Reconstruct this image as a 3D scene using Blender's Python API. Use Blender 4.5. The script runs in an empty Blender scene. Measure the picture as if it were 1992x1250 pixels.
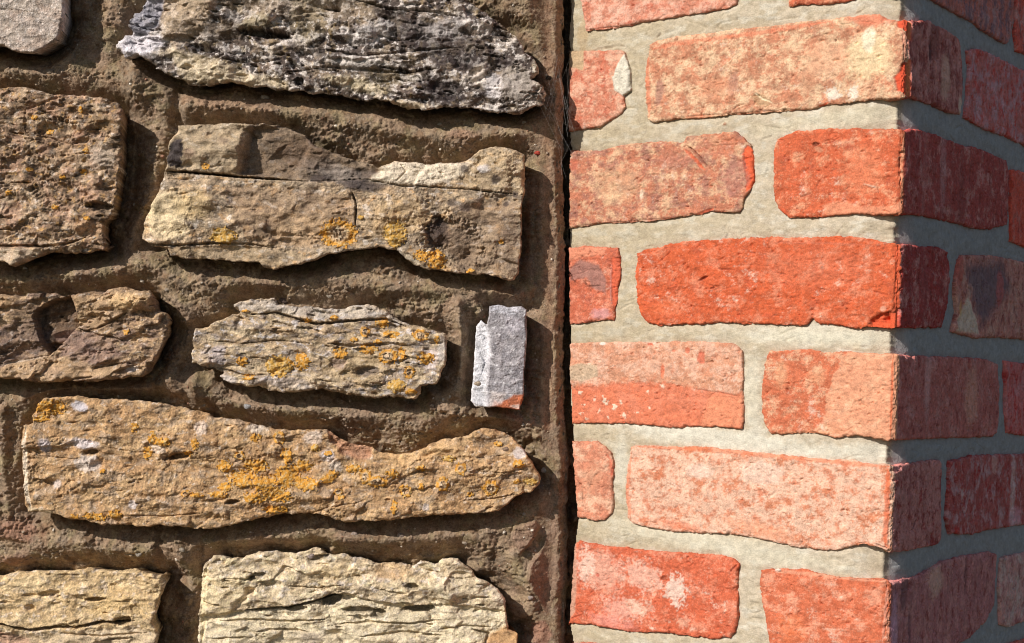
import bpy, math, random
import numpy as np

# ------------------------------------------------------------------ camera, sky, sun, exposure
scene = bpy.context.scene
C = scene.collection
EYE = 1.25                                  # camera height above the ground, m
PITCH, ROLL = 0.01296, 0.03351
cam = bpy.data.objects.new('camera', bpy.data.cameras.new('camera'))
C.objects.link(cam)
cam.data.sensor_width = 36.0
cam.data.lens = 3098.5 * 36.0 / 1992.0
cam.data.clip_start, cam.data.clip_end = 0.02, 400.0
cam.location = (0, 0, EYE)
cam.rotation_mode = 'QUATERNION'
from mathutils import Matrix
cam.rotation_quaternion = (Matrix.Rotation(math.pi / 2 + PITCH, 3, 'X') @ Matrix.Rotation(ROLL, 3, 'Z')).to_quaternion()
scene.camera = cam
scene.cycles.filter_width = 1.0
scene.view_settings.view_transform = 'Standard'
scene.view_settings.look = 'None'
scene.view_settings.gamma = 1.0
scene.view_settings.exposure = 0.0
scene.view_settings.use_curve_mapping = False
SUN = np.array([-0.625, -0.60, 0.50]); SUN /= np.linalg.norm(SUN)     # towards the sun
world = bpy.data.worlds.new('World'); scene.world = world; world.use_nodes = True
wn = world.node_tree.nodes; wl = world.node_tree.links
sky = wn.new('ShaderNodeTexSky'); sky.sky_type = 'NISHITA'; sky.sun_disc = False
sky.sun_elevation = float(math.asin(SUN[2])); sky.sun_rotation = float(math.atan2(SUN[0], SUN[1]))
wl.new(sky.outputs[0], wn['Background'].inputs[0]); wn['Background'].inputs[1].default_value = 0.066
sl = bpy.data.lights.new('sun', 'SUN'); sl.energy = 4.6; sl.angle = math.radians(0.5); sl.color = (1.0, 0.93, 0.85)
so = bpy.data.objects.new('sun', sl); C.objects.link(so); so.location = (-3, -3, 5)
from mathutils import Vector
so.rotation_mode = 'QUATERNION'; so.rotation_quaternion = Vector(SUN.tolist()).to_track_quat('Z', 'Y')

# ------------------------------------------------------------------ survey of the two walls (millimetres on the wall planes)
# stones, mortar strokes: (x right of the camera axis, z above the camera) ; bricks: (s, z), s unrolled round the arris,
# s < 0 on the sunlit face, s > 0 on the shaded face
YW = 1268.0                                 # stone face, mm in front of the camera
AX, AY, TH, BW, Z0, GAUGE = 273.18, 1128.72, 0.63217, 280.5, 250.1, 80.0
STONES = [
 ([(-364.7, 277.3), (-363.7, 249.7), (-364.4, 246.8), (-365.7, 236.1), (-369.1, 228.1), (-375.8, 223.0), (-385.9, 216.5), (-397.4, 216.9), (-407.3, 219.9), (-415.6, 222.9), (-440.1, 219.2), (-465.3, 232.7), (-470.9, 273.7), (-464.0, 306.9), (-394.3, 311.3), (-367.3, 301.9)], 'smooth pale grey stone with a rounded lower corner', {'seed': 1, 'z0': 3, 'R': 5, 'D': 5, 'A': 1.2, 'warp': 0.5, 'strata': (0.3, 60, 14, 0.4), 'crev': (0.8, 0), 'knob': (0.5, 7), 'grain': 0.3, 'facet': (0.6, 20), 'base': (178, 168, 153), 'layers': [((196, 184, 172), 20, 20, 0.05, 0.2, 0.6), ((144, 136, 126), 5, 5, 0.12, 0.12, 0.5), ((216, 211, 201), 3, 3, 0.15, 0.12, 0.55), ((165, 144, 126), 14, 9, 0.1, 0.15, 0.5)]}, [('line', [(-424.9, 250.5), (-404.4, 250.4), (-387.9, 248.9), (-375.5, 246.4), (-364.8, 246.4)], 0.82, -1.2, None, 1.0, 0.3), ('ell', -363.8, 240.3, 1.64, 20.49, 0, -0.5, 1.23, (225, 222, 225), 0.7, 0.35)]),
 ([(-301.0, 287.6), (-301.8, 262.9), (-303.6, 255.9), (-311.3, 253.5), (-313.1, 247.3), (-312.0, 240.3), (-311.5, 236.3), (-318.0, 234.0), (-323.1, 229.7), (-322.1, 222.3), (-316.1, 216.8), (-303.9, 218.4), (-293.8, 212.2), (-282.4, 204.3), (-270.0, 200.2), (-265.7, 197.1), (-249.3, 196.8), (-232.6, 200.2), (-217.8, 197.9), (-199.7, 196.0), (-180.3, 195.0), (-162.2, 193.6), (-142.1, 193.0), (-128.0, 189.4), (-115.8, 190.2), (-103.4, 188.1), (-88.1, 183.7), (-74.1, 182.1), (-57.8, 185.6), (-39.7, 186.2), (-23.3, 183.8), (-6.4, 182.4), (1.8, 182.6), (9.9, 187.0), (19.2, 189.4), (20.5, 199.3), (18.7, 204.6), (14.5, 207.3), (9.1, 209.6), (14.3, 214.3), (13.6, 222.5), (8.5, 228.9), (2.7, 230.4), (1.3, 235.7), (-6.0, 245.3), (-15.7, 253.2), (-24.1, 257.0), (-28.8, 262.2), (-35.5, 266.5), (-42.6, 271.6), (-60.8, 285.4), (-106.4, 298.3), (-188.6, 301.7), (-262.3, 295.1)], 'dark weathered stone crusted with white lichen', {'seed': 2, 'z0': -1, 'R': 5, 'D': 7, 'A': 3.4, 'warp': 1.5, 'strata': (2.4, 40, 14, 0.4), 'crev': (0.44, 5.5), 'knob': (2.6, 12), 'grain': 0.45, 'slope': 0.13, 'lumps': 1.0, 'lit_crust': 0.4, 'facet': (4.2, 24), 'base': (106, 94, 84), 'layers': [((140, 126, 106), 26, 25.5, 0.0, 0.14, 0.8), ((84, 76, 70), 22, 20.4, -0.02, 0.09, 0.9), ((74, 67, 64), 9, 8.5, 0.08, 0.07, 0.85), ((198, 193, 184), 13, 10.2, 0.13, 0.07, 0.9), ((208, 204, 196), 4, 4.2, 0.2, 0.06, 0.9), ((150, 130, 84), 9, 11.9, 0.3, 0.05, 0.45), ((192, 180, 156), 14, 13.6, 0.28, 0.06, 0.7)]}, [('poly', [(-302.7, 287.6), (-303.6, 255.9), (-311.3, 253.5), (-313.1, 247.3), (-311.5, 236.3), (-299.1, 234.2), (-290.0, 242.7), (-286.6, 263.4), (-287.5, 288.1)], -4, 2.05, (150, 152, 160), 0.75, 0.3), ('poly', [(-323.2, 231.3), (-311.5, 236.3), (-297.1, 235.1), (-285.5, 233.8), (-280.5, 230.7), (-296.5, 218.7), (-316.1, 216.4)], 0, 2.46, (212, 211, 214), 0.85, 0.3), ('poly', [(-287.1, 275.8), (-241.1, 277.3), (-248.3, 248.3), (-260.2, 235.5), (-274.1, 224.8), (-284.6, 231.4)], 2.5, 3.28, (184, 166, 138), 0.7, 0.3), ('poly', [(-280.3, 224.5), (-243.1, 217.6), (-218.1, 208.1), (-185.1, 201.0), (-184.9, 196.1), (-234.2, 197.3), (-267.0, 198.3)], 1.5, 3.28, (205, 192, 160), 0.75, 0.3), ('ell', -235.7, 240.4, 28.69, 9.02, -8, -1, 4.92, (100, 90, 76), 0.7, 0.35), ('ell', -211.3, 247.4, 13.93, 8.2, -20, 3.5, 4.1, (170, 160, 130), 0.6, 0.35), ('ell', -203.6, 239.1, 20.49, 3.28, 4, -12, 1.23, (22, 20, 18), 0.6, 0.35), ('ell', -253.7, 226.3, 10.66, 2.46, 12, -7, 0.82, None, 1.0, 0.35), ('ell', -176.1, 202.1, 3.69, 3.28, 0, -8, 0.82, None, 1.0, 0.35), ('ell', -265.0, 210.3, 4.51, 2.46, 0, -4, 0.82, None, 1.0, 0.35), ('ell', -222.1, 205.5, 4.1, 1.23, 0, -5, 0.61, None, 1.0, 0.35), ('line', [(-243.1, 218.8), (-222.5, 216.2), (-193.9, 218.0)], 1.64, -3, None, 1.0, 0.3), ('line', [(-185.4, 209.2), (-152.7, 214.4), (-119.8, 213.1), (-87.0, 211.7)], 2.46, -4, None, 1.0, 0.3), ('line', [(-111.8, 216.6), (-87.0, 213.4), (-66.6, 215.3)], 2.46, -6, None, 1.0, 0.3), ('line', [(-134.1, 268.6), (-105.1, 262.1), (-72.3, 261.6), (-47.5, 257.1)], 2.05, -6, None, 1.0, 0.3), ('line', [(-161.4, 228.5), (-128.4, 224.3), (-91.7, 228.8), (-46.7, 233.6)], 2.05, -3, None, 1.0, 0.3), ('poly', [(-285.8, 263.5), (-122.1, 277.2), (-111.2, 261.1), (-92.5, 253.5), (-104.5, 244.9), (-145.8, 251.7), (-203.4, 253.9), (-244.5, 256.6)], 0, 3.28, (165, 150, 125), 0.4, 0.3), ('poly', [(-121.6, 264.9), (-88.5, 257.7), (-47.1, 246.8), (-9.5, 227.5), (-1.1, 219.5), (-33.7, 214.3), (-70.9, 221.3), (-91.8, 232.9), (-112.9, 248.7)], -1, 3.28, (64, 57, 56), 0.7, 0.3), ('ell', -116.8, 242.4, 16.39, 10.25, -20, 3, 3.28, (200, 198, 192), 0.55, 0.35), ('ell', -59.5, 248.4, 20.49, 7.38, -15, 2, 3.28, (196, 192, 186), 0.5, 0.35), ('ell', -28.7, 249.5, 5.74, 7.38, 0, 3, 2.05, (208, 202, 192), 0.6, 0.35), ('ell', -132.4, 219.2, 24.59, 5.74, 0, 2.5, 3.28, (196, 192, 182), 0.55, 0.35), ('ell', -127.6, 200.9, 24.59, 5.74, 8, 2, 3.28, (206, 194, 160), 0.7, 0.35), ('ell', -103.2, 207.9, 24.59, 7.38, 0, -1, 3.28, (100, 92, 64), 0.4, 0.35), ('ell', -86.1, 185.8, 20.49, 3.28, 6, 1.5, 2.05, (190, 175, 145), 0.7, 0.35), ('ell', -33.7, 214.3, 12.3, 4.92, -30, 3, 2.05, (200, 192, 178), 0.7, 0.35), ('ell', -35.8, 214.3, 5.74, 2.87, -20, -6, 1.23, None, 1.0, 0.35), ('ell', -0.6, 205.2, 17.21, 16.39, 0, 4.5, 4.1, (150, 143, 132), 0.75, 0.35), ('ell', 15.4, 218.0, 5.74, 13.93, 0, 2, 2.05, (180, 172, 150), 0.7, 0.35), ('ell', -21.0, 202.4, 7.38, 11.48, 0, 0, 2.05, (210, 208, 206), 0.6, 0.35), ('ell', -61.9, 197.8, 20.49, 10.66, 10, -1, 4.1, (60, 54, 54), 0.7, 0.35), ('ell', -170.4, 250.9, 16.39, 20.49, 0, 1, 5.74, (150, 140, 108), 0.35, 0.35)]),
 ([(-442.9, 184.1), (-414.4, 188.8), (-403.3, 190.4), (-388.1, 189.7), (-375.7, 185.2), (-356.4, 185.0), (-337.1, 184.4), (-325.9, 181.9), (-318.8, 179.3), (-315.8, 174.0), (-315.2, 157.6), (-315.5, 143.6), (-315.8, 131.3), (-316.5, 116.1), (-317.7, 103.7), (-319.8, 93.8), (-322.8, 86.3), (-327.2, 83.7), (-326.9, 75.5), (-325.1, 70.3), (-325.2, 61.3), (-335.4, 60.9), (-350.4, 58.4), (-358.7, 58.9), (-368.5, 58.6), (-381.8, 53.2), (-393.9, 47.1), (-400.9, 48.5), (-409.2, 51.1), (-437.9, 53.0), (-470.8, 56.0), (-481.3, 117.1), (-475.2, 170.7)], 'knobbly brown stone flecked with orange and white', {'seed': 3, 'z0': 1, 'R': 4, 'D': 6, 'A': 2.2, 'warp': 1.2, 'strata': (1.2, 40, 16, 0.4), 'crev': (0.46, 3.5), 'knob': (2.0, 8), 'grain': 0.5, 'lumps': 1.3, 'facet': (3.0, 16), 'base': (151, 128, 103), 'layers': [((185, 166, 138), 20, 14, 0.02, 0.15, 0.8), ((110, 92, 73), 12, 10, 0.05, 0.1, 0.75), ((190, 154, 97), 5, 4, 0.22, 0.07, 0.7), ((201, 191, 175), 6, 5, 0.24, 0.06, 0.75), ((83, 73, 61), 7, 6, 0.16, 0.07, 0.7), ((178, 146, 122), 16, 16, 0.12, 0.1, 0.5)]}, [('ell', -395.4, 122.1, 24.59, 13.93, -15, -5, 4.92, None, 1.0, 0.35), ('ell', -362.0, 104.7, 20.49, 10.66, 10, -4, 4.1, None, 1.0, 0.35), ('ell', -345.6, 158.6, 13.93, 10.66, 0, 3, 4.1, None, 1.0, 0.35), ('ell', -373.4, 79.7, 28.69, 8.2, 0, 3, 4.1, None, 1.0, 0.35), ('ell', -367.2, 155.9, 16.39, 9.84, -20, -6, 2.87, None, 1.0, 0.35), ('ell', -396.0, 136.4, 12.3, 6.56, 0, -3, 3.28, None, 1.0, 0.35), ('ell', -331.0, 96.7, 10.66, 3.69, 5, -8, 1.23, (52, 44, 36), 0.7, 0.35), ('line', [(-413.7, 62.8), (-393.2, 63.5), (-376.8, 63.2), (-356.4, 65.5), (-340.3, 71.8)], 2.05, -6, None, 1.0, 0.3), ('poly', [(-417.7, 60.2), (-385.0, 61.3), (-368.6, 61.8), (-380.6, 53.2), (-393.9, 47.1), (-417.3, 49.6)], 3, 1.64, (205, 192, 165), 0.5, 0.3), ('line', [(-392.5, 152.1), (-371.9, 150.4), (-351.2, 144.1)], 1.64, -2.5, None, 1.0, 0.3), ('line', [(-352.8, 187.2), (-392.4, 171.5), (-392.5, 153.0)], 2.05, -1.5, None, 1.0, 0.3), ('ell', -330.4, 136.6, 10.66, 10.66, 0, 0.5, 2.46, (200, 188, 168), 0.55, 0.35), ('ell', -329.3, 163.3, 12.3, 8.2, 0, 1, 2.46, (150, 128, 92), 0.4, 0.35), ('ell', -359.1, 137.7, 10.66, 10.66, 0, 0, 3.28, (176, 150, 120), 0.5, 0.35), ('ell', -336.5, 78.9, 12.3, 6.56, 0, 1, 2.05, (200, 165, 125), 0.5, 0.35), ('lich', -365.8, 95.6, 3.28, 2.46, 'o'), ('lich', -344.3, 123.8, 2.87, 2.05, 'o'), ('lich', -342.8, 140.3, 2.46, 3.69, 'o'), ('lich', -374.1, 155.6, 3.69, 2.87, 'o'), ('lich', -348.1, 172.9, 2.87, 2.46, 'o'), ('lich', -384.8, 165.5, 2.87, 2.05, 'o'), ('lich', -360.5, 119.1, 2.46, 2.05, 'o'), ('lich', -403.0, 105.4, 3.69, 2.46, 'o'), ('lich', -387.3, 124.4, 2.87, 2.05, 'o'), ('lich', -338.8, 87.0, 3.28, 2.05, 'o')]),
 ([(-270.3, 163.2), (-271.3, 157.4), (-276.4, 150.7), (-276.9, 142.1), (-277.7, 131.4), (-280.4, 125.5), (-281.8, 118.5), (-283.5, 110.2), (-288.5, 100.6), (-292.7, 91.5), (-295.3, 84.8), (-295.6, 71.3), (-288.5, 67.8), (-274.9, 65.0), (-273.1, 59.7), (-264.8, 57.9), (-244.3, 57.8), (-216.8, 56.7), (-202.9, 56.3), (-198.7, 52.4), (-188.8, 51.5), (-182.3, 54.2), (-169.7, 56.2), (-154.7, 60.8), (-148.3, 65.1), (-138.9, 66.3), (-125.5, 69.2), (-107.6, 71.8), (-93.6, 69.8), (-78.4, 58.5), (-66.9, 55.6), (-53.3, 54.0), (-38.1, 52.8), (-21.7, 53.0), (-7.7, 49.4), (0.6, 48.8), (4.1, 53.9), (4.2, 63.3), (5.8, 74.4), (5.4, 88.3), (4.7, 108.8), (6.4, 118.7), (6.7, 135.2), (5.4, 149.1), (-1.3, 153.0), (-10.0, 155.1), (-22.3, 154.7), (-30.4, 152.0), (-38.3, 144.7), (-49.3, 140.3), (-63.2, 140.6), (-72.6, 138.7), (-79.6, 141.3), (-90.6, 139.7), (-97.7, 141.5), (-109.8, 135.4), (-121.0, 139.1), (-134.6, 142.3), (-154.1, 149.1), (-160.8, 151.7), (-170.9, 159.6), (-179.2, 163.4), (-192.9, 167.1), (-206.8, 166.6), (-220.8, 166.9), (-241.2, 165.4)], 'large cracked tan stone with round ochre lichen spots', {'seed': 4, 'z0': 2, 'R': 4, 'D': 6, 'A': 2.2, 'warp': 0.9, 'strata': (0.7, 60, 26, 0.4), 'crev': (0.6, 2), 'knob': (1.5, 13), 'grain': 0.26, 'facet': (2.4, 30), 'base': (172, 151, 121), 'layers': [((102, 92, 81), 12, 8, 0.16, 0.1, 0.8), ((77, 68, 64), 5, 4, 0.24, 0.07, 0.75), ((156, 144, 124), 30, 22, 0.0, 0.18, 0.7), ((193, 174, 142), 14, 10, 0.06, 0.15, 0.6), ((119, 108, 90), 8, 6, 0.15, 0.08, 0.6), ((206, 200, 187), 9, 6, 0.22, 0.07, 0.6), ((189, 150, 98), 10, 8, 0.26, 0.07, 0.5)]}, [('ell', -49.6, 78.3, 24.59, 18.85, 20, -4.5, 4.92, None, 1.0, 0.35), ('ell', -91.5, 105.6, 24.59, 12.3, -10, 2.5, 4.92, None, 1.0, 0.35), ('ell', -18.7, 132.7, 16.39, 16.39, 0, 2, 4.1, None, 1.0, 0.35), ('ell', -180.6, 73.9, 24.59, 7.38, 0, -2.5, 3.28, None, 1.0, 0.35), ('poly', [(-216.5, 163.0), (-183.9, 168.2), (-150.5, 150.8), (-117.2, 138.4), (-106.8, 131.8), (-129.0, 124.0), (-165.9, 122.8), (-206.9, 124.3), (-221.0, 127.9), (-219.9, 142.3)], -6.5, 2.87, (112, 98, 82), 0.75, 0.3), ('poly', [(-211.7, 164.8), (-183.8, 166.5), (-166.8, 148.2), (-178.3, 125.3), (-219.3, 126.7), (-215.9, 146.6)], -5, 2.87, None, 1.0, 0.3), ('poly', [(-278.2, 167.1), (-211.8, 167.2), (-216.8, 146.5), (-221.0, 127.5), (-278.8, 126.4)], 2.5, 2.46, (172, 158, 130), 0.6, 0.3), ('poly', [(-166.4, 135.9), (-113.0, 133.6), (-92.2, 126.1), (-108.3, 116.5), (-132.9, 115.7), (-149.6, 124.2)], 0, 2.46, (84, 76, 72), 0.7, 0.3), ('ell', -149.8, 132.4, 24.59, 8.2, 15, -0.5, 3.28, (172, 164, 152), 0.45, 0.35), ('ell', -157.8, 125.9, 9.84, 4.1, 0, 0, 2.05, (60, 54, 54), 0.8, 0.35), ('ell', -124.8, 120.9, 16.39, 4.92, 8, 0, 2.05, (64, 58, 58), 0.75, 0.35), ('line', [(-280.0, 125.9), (-264.4, 126.5), (-248.0, 125.8), (-231.6, 125.1), (-215.1, 124.0), (-190.5, 123.2), (-170.0, 122.2)], 2.05, -13, (26, 22, 18), 0.8, 0.1), ('line', [(-170.0, 122.2), (-145.5, 124.3), (-125.0, 126.2), (-92.1, 121.2), (-63.4, 120.9), (-42.8, 120.4), (-18.2, 118.3), (5.6, 117.5)], 1.07, -3.2, (60, 52, 42), 0.5, 0.4), ('line', [(-276.5, 120.3), (-256.0, 120.6), (-249.8, 119.2)], 0.82, -2, None, 1.0, 0.3), ('poly', [(-288.1, 101.0), (-276.5, 119.1), (-219.0, 117.7), (-165.6, 114.6), (-132.8, 114.1), (-128.4, 104.4), (-127.7, 83.9), (-134.7, 75.4), (-164.1, 70.3), (-213.3, 71.2), (-246.0, 70.1), (-291.0, 67.7)], 2.2, 2.05, None, 1.0, 0.3), ('poly', [(-231.3, 116.5), (-182.1, 116.5), (-129.5, 112.5), (-127.4, 75.7), (-164.1, 70.3), (-209.2, 72.1), (-221.3, 88.9)], -2.2, 2.46, (150, 126, 100), 0.5, 0.3), ('ell', -275.4, 91.2, 20.49, 20.49, 0, 1.2, 5.74, (214, 198, 160), 0.9, 0.35), ('poly', [(-50.6, 107.0), (3.3, 112.9), (5.4, 51.4), (-40.6, 54.0), (-57.8, 78.0)], -1.2, 4.1, (128, 110, 92), 0.55, 0.3), ('line', [(-130.3, 114.1), (-126.7, 104.4), (-127.0, 88.0)], 1.64, -5, (80, 70, 58), 0.5, 0.3), ('line', [(-292.6, 67.7), (-266.4, 67.7), (-246.0, 70.1), (-213.3, 71.2), (-188.6, 68.7)], 1.64, -5, None, 1.0, 0.3), ('poly', [(-274.5, 65.8), (-213.2, 69.5), (-180.3, 67.3), (-163.8, 62.2), (-188.0, 51.5), (-204.5, 56.7), (-266.0, 57.9)], -2, 1.64, (150, 134, 104), 0.4, 0.3), ('poly', [(-108.9, 133.7), (-96.8, 140.7), (-64.0, 140.2), (-35.3, 141.1), (-43.2, 129.8), (-67.5, 122.0), (-96.2, 122.7), (-116.8, 124.4)], 1.8, 2.05, (214, 204, 180), 0.95, 0.3), ('line', [(-93.5, 139.2), (-88.3, 132.4), (-96.2, 123.5)], 1.23, -1.5, None, 1.0, 0.3), ('line', [(-63.8, 135.3), (-55.4, 127.3)], 1.23, -1.2, None, 1.0, 0.3), ('poly', [(-31.6, 151.9), (-1.3, 153.8), (6.3, 145.8), (6.4, 119.5), (-26.4, 119.3), (-42.9, 121.2), (-41.3, 136.0)], 1.5, 3.28, (182, 164, 130), 0.5, 0.3), ('ell', -270.6, 139.8, 6.56, 12.3, 8, -0.6, 1.23, (52, 48, 54), 0.9, 0.35), ('ell', -260.0, 141.0, 4.92, 4.1, 0, 0, 1.64, (160, 136, 116), 0.6, 0.35), ('ell', -233.8, 151.7, 4.92, 3.28, 0, 0, 1.64, (130, 114, 96), 0.6, 0.35), ('ell', -170.7, 144.0, 24.59, 12.3, 10, 0, 4.1, (92, 72, 56), 0.5, 0.35), ('ell', -61.3, 85.3, 9.84, 13.93, 0, -2.5, 2.46, (64, 54, 52), 0.9, 0.35), ('ell', -45.4, 76.4, 16.39, 12.3, 30, -1.5, 3.28, (112, 96, 80), 0.6, 0.35), ('ell', -40.3, 105.3, 5.74, 3.28, 0, 0, 1.23, (92, 80, 74), 0.7, 0.35), ('ell', -41.3, 136.0, 3.28, 3.28, 0, 0, 0.82, (74, 66, 64), 0.7, 0.35), ('ell', -16.5, 128.6, 4.1, 3.69, 0, 0, 0.82, (66, 58, 56), 0.8, 0.35), ('ell', -7.6, 109.6, 2.46, 2.46, 0, 0, 0.82, (70, 62, 60), 0.8, 0.35), ('ell', -0.5, 116.9, 2.87, 2.46, 0, 0, 0.82, (66, 58, 56), 0.8, 0.35), ('ell', -50.6, 109.0, 4.92, 3.28, 0, 0, 1.23, (84, 74, 70), 0.7, 0.35), ('ell', -27.0, 136.5, 5.74, 3.69, 0, 0, 1.23, (206, 204, 200), 0.7, 0.35), ('ell', -24.8, 70.9, 9.84, 12.3, 30, 1.8, 3.28, (150, 132, 108), 0.4, 0.35), ('ell', -38.8, 61.4, 6.56, 9.02, 0, -2, 2.46, (110, 96, 80), 0.5, 0.35), ('ell', -91.2, 97.4, 24.59, 16.39, 0, 1.2, 4.92, (196, 168, 120), 0.4, 0.35), ('ell', -197.2, 79.5, 9.84, 4.1, 10, -1.5, 2.05, (92, 80, 66), 0.6, 0.35), ('ell', -164.5, 82.6, 28.69, 12.3, 0, 0, 4.92, (186, 160, 124), 0.5, 0.35), ('ell', -255.3, 100.1, 16.39, 12.3, 0, 0.6, 4.92, (190, 168, 120), 0.5, 0.35), ('poly', [(-94.4, 69.8), (-82.0, 67.0), (-69.4, 57.1), (-78.4, 57.6), (-85.9, 62.7)], -2, 1.23, (190, 182, 160), 0.6, 0.3), ('ell', -287.9, 94.9, 6.56, 8.2, 0, 0, 2.46, (214, 200, 160), 0.6, 0.35), ('lich', -231.1, 76.3, 11.07, 6.97, 'k'), ('lich', -139.9, 81.4, 15.16, 11.89, 'r'), ('lich', -94.8, 82.9, 9.43, 11.48, 'k'), ('lich', -73.0, 66.4, 7.79, 4.92, 'o'), ('lich', -61.4, 62.3, 7.38, 9.43, 'o'), ('lich', -34.5, 55.4, 3.69, 2.46, 'o'), ('lich', -10.7, 79.6, 2.46, 2.46, 'o'), ('lich', -122.7, 94.7, 2.87, 2.05, 'k'), ('lich', -247.0, 131.2, 3.69, 2.46, 'o')]),  # pale top edge and dark sunken patch carry painted light and shade
 ([(-432.6, 20.4), (-408.1, 24.0), (-394.2, 23.7), (-384.9, 25.6), (-366.9, 26.7), (-353.3, 25.1), (-339.5, 28.4), (-325.6, 29.7), (-312.2, 33.4), (-306.5, 33.6), (-298.2, 31.0), (-287.2, 31.4), (-283.7, 24.9), (-281.3, 16.4), (-275.5, 14.2), (-272.8, 8.5), (-272.9, -2.5), (-277.4, -13.7), (-282.7, -24.6), (-286.5, -33.3), (-291.7, -36.7), (-309.6, -39.4), (-328.7, -42.1), (-350.8, -42.8), (-371.2, -44.7), (-382.3, -43.9), (-389.3, -41.2), (-405.6, -42.6), (-430.1, -44.2), (-463.1, -38.0), (-468.8, 2.8)], 'brown stone with a deep dark hollow in its face', {'seed': 5, 'z0': 1, 'R': 4, 'D': 6, 'A': 2.4, 'warp': 1.1, 'strata': (2.0, 36, 10, 0.4), 'crev': (0.4, 3), 'knob': (1.9, 10), 'grain': 0.34, 'slope': -0.15, 'facet': (4.2, 19), 'base': (161, 136, 106), 'layers': [((90, 77, 65), 16, 10, 0.14, 0.1, 0.7), ((185, 161, 126), 22, 15, 0.02, 0.15, 0.75), ((120, 101, 82), 12, 8, 0.08, 0.1, 0.7), ((138, 119, 109), 16, 10, 0.12, 0.1, 0.6), ((206, 198, 183), 6, 4, 0.26, 0.06, 0.65), ((95, 82, 69), 7, 5, 0.18, 0.08, 0.6)]}, [('ell', -381.8, -23.0, 28.69, 9.02, -8, -4, 4.1, None, 1.0, 0.35), ('ell', -313.7, 16.2, 24.59, 10.66, 0, 3, 3.28, None, 1.0, 0.35), ('ell', -304.1, -20.4, 24.59, 9.02, 0, 2.5, 4.1, None, 1.0, 0.35), ('poly', [(-380.6, 11.5), (-367.0, 20.1), (-350.8, 24.7), (-345.4, 11.0), (-345.0, 1.2), (-352.1, -7.2), (-367.1, -22.5), (-376.8, -4.8)], -14, 1.02, (88, 72, 58), 0.7, 0.3), ('poly', [(-391.4, 13.6), (-375.2, 18.2), (-372.4, -2.2), (-382.3, -10.7), (-394.8, -2.9)], -2.5, 3.28, (110, 94, 76), 0.5, 0.3), ('poly', [(-407.1, -3.4), (-370.3, -2.1), (-365.5, -20.4), (-381.7, -27.1), (-406.1, -29.9)], -2, 3.28, (104, 90, 84), 0.55, 0.3), ('poly', [(-366.1, -6.1), (-345.8, -1.3), (-316.9, -6.5), (-308.2, -20.5), (-324.2, -30.0), (-357.3, -22.2)], -1.2, 2.46, (140, 118, 108), 0.6, 0.3), ('line', [(-346.6, -0.1), (-329.3, -4.8), (-314.9, -6.8), (-308.6, -9.1)], 1.64, -4, None, 1.0, 0.3), ('line', [(-329.4, -0.8), (-317.4, 5.8), (-304.5, 13.2)], 2.05, -3.5, None, 1.0, 0.3), ('poly', [(-346.8, 25.3), (-285.5, 30.2), (-284.2, 17.1), (-305.4, 13.2), (-325.3, -0.6), (-345.9, 2.8)], 2, 2.05, (184, 158, 120), 0.5, 0.3), ('ell', -305.7, 22.6, 13.93, 6.56, -10, 1.5, 2.46, (222, 192, 142), 0.6, 0.35), ('ell', -290.9, 10.8, 9.02, 2.46, 10, -3, 1.23, None, 1.0, 0.35), ('ell', -292.4, -5.7, 9.02, 2.05, 5, -2.5, 1.23, None, 1.0, 0.35), ('ell', -287.9, -15.7, 7.38, 1.64, 0, -2, 0.82, None, 1.0, 0.35), ('poly', [(-397.9, -30.9), (-365.5, -22.4), (-324.2, -31.3), (-287.6, -26.0), (-291.3, -35.5), (-364.7, -42.9), (-405.6, -42.2)], 2, 2.46, (186, 160, 124), 0.5, 0.3), ('line', [(-406.1, -31.2), (-385.7, -27.2), (-365.5, -22.4)], 2.05, -2.5, (190, 178, 160), 0.5, 0.3), ('ell', -300.4, -31.7, 5.74, 2.46, -10, 0, 0.82, (220, 214, 206), 0.7, 0.35), ('lich', -305.6, -2.0, 2.87, 2.87, 'o'), ('ell', -399.7, 17.4, 8.2, 6.56, 0, 0, 2.46, (180, 150, 112), 0.5, 0.35)]),  # hollow is coloured darker too, painting in part of its shade
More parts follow.
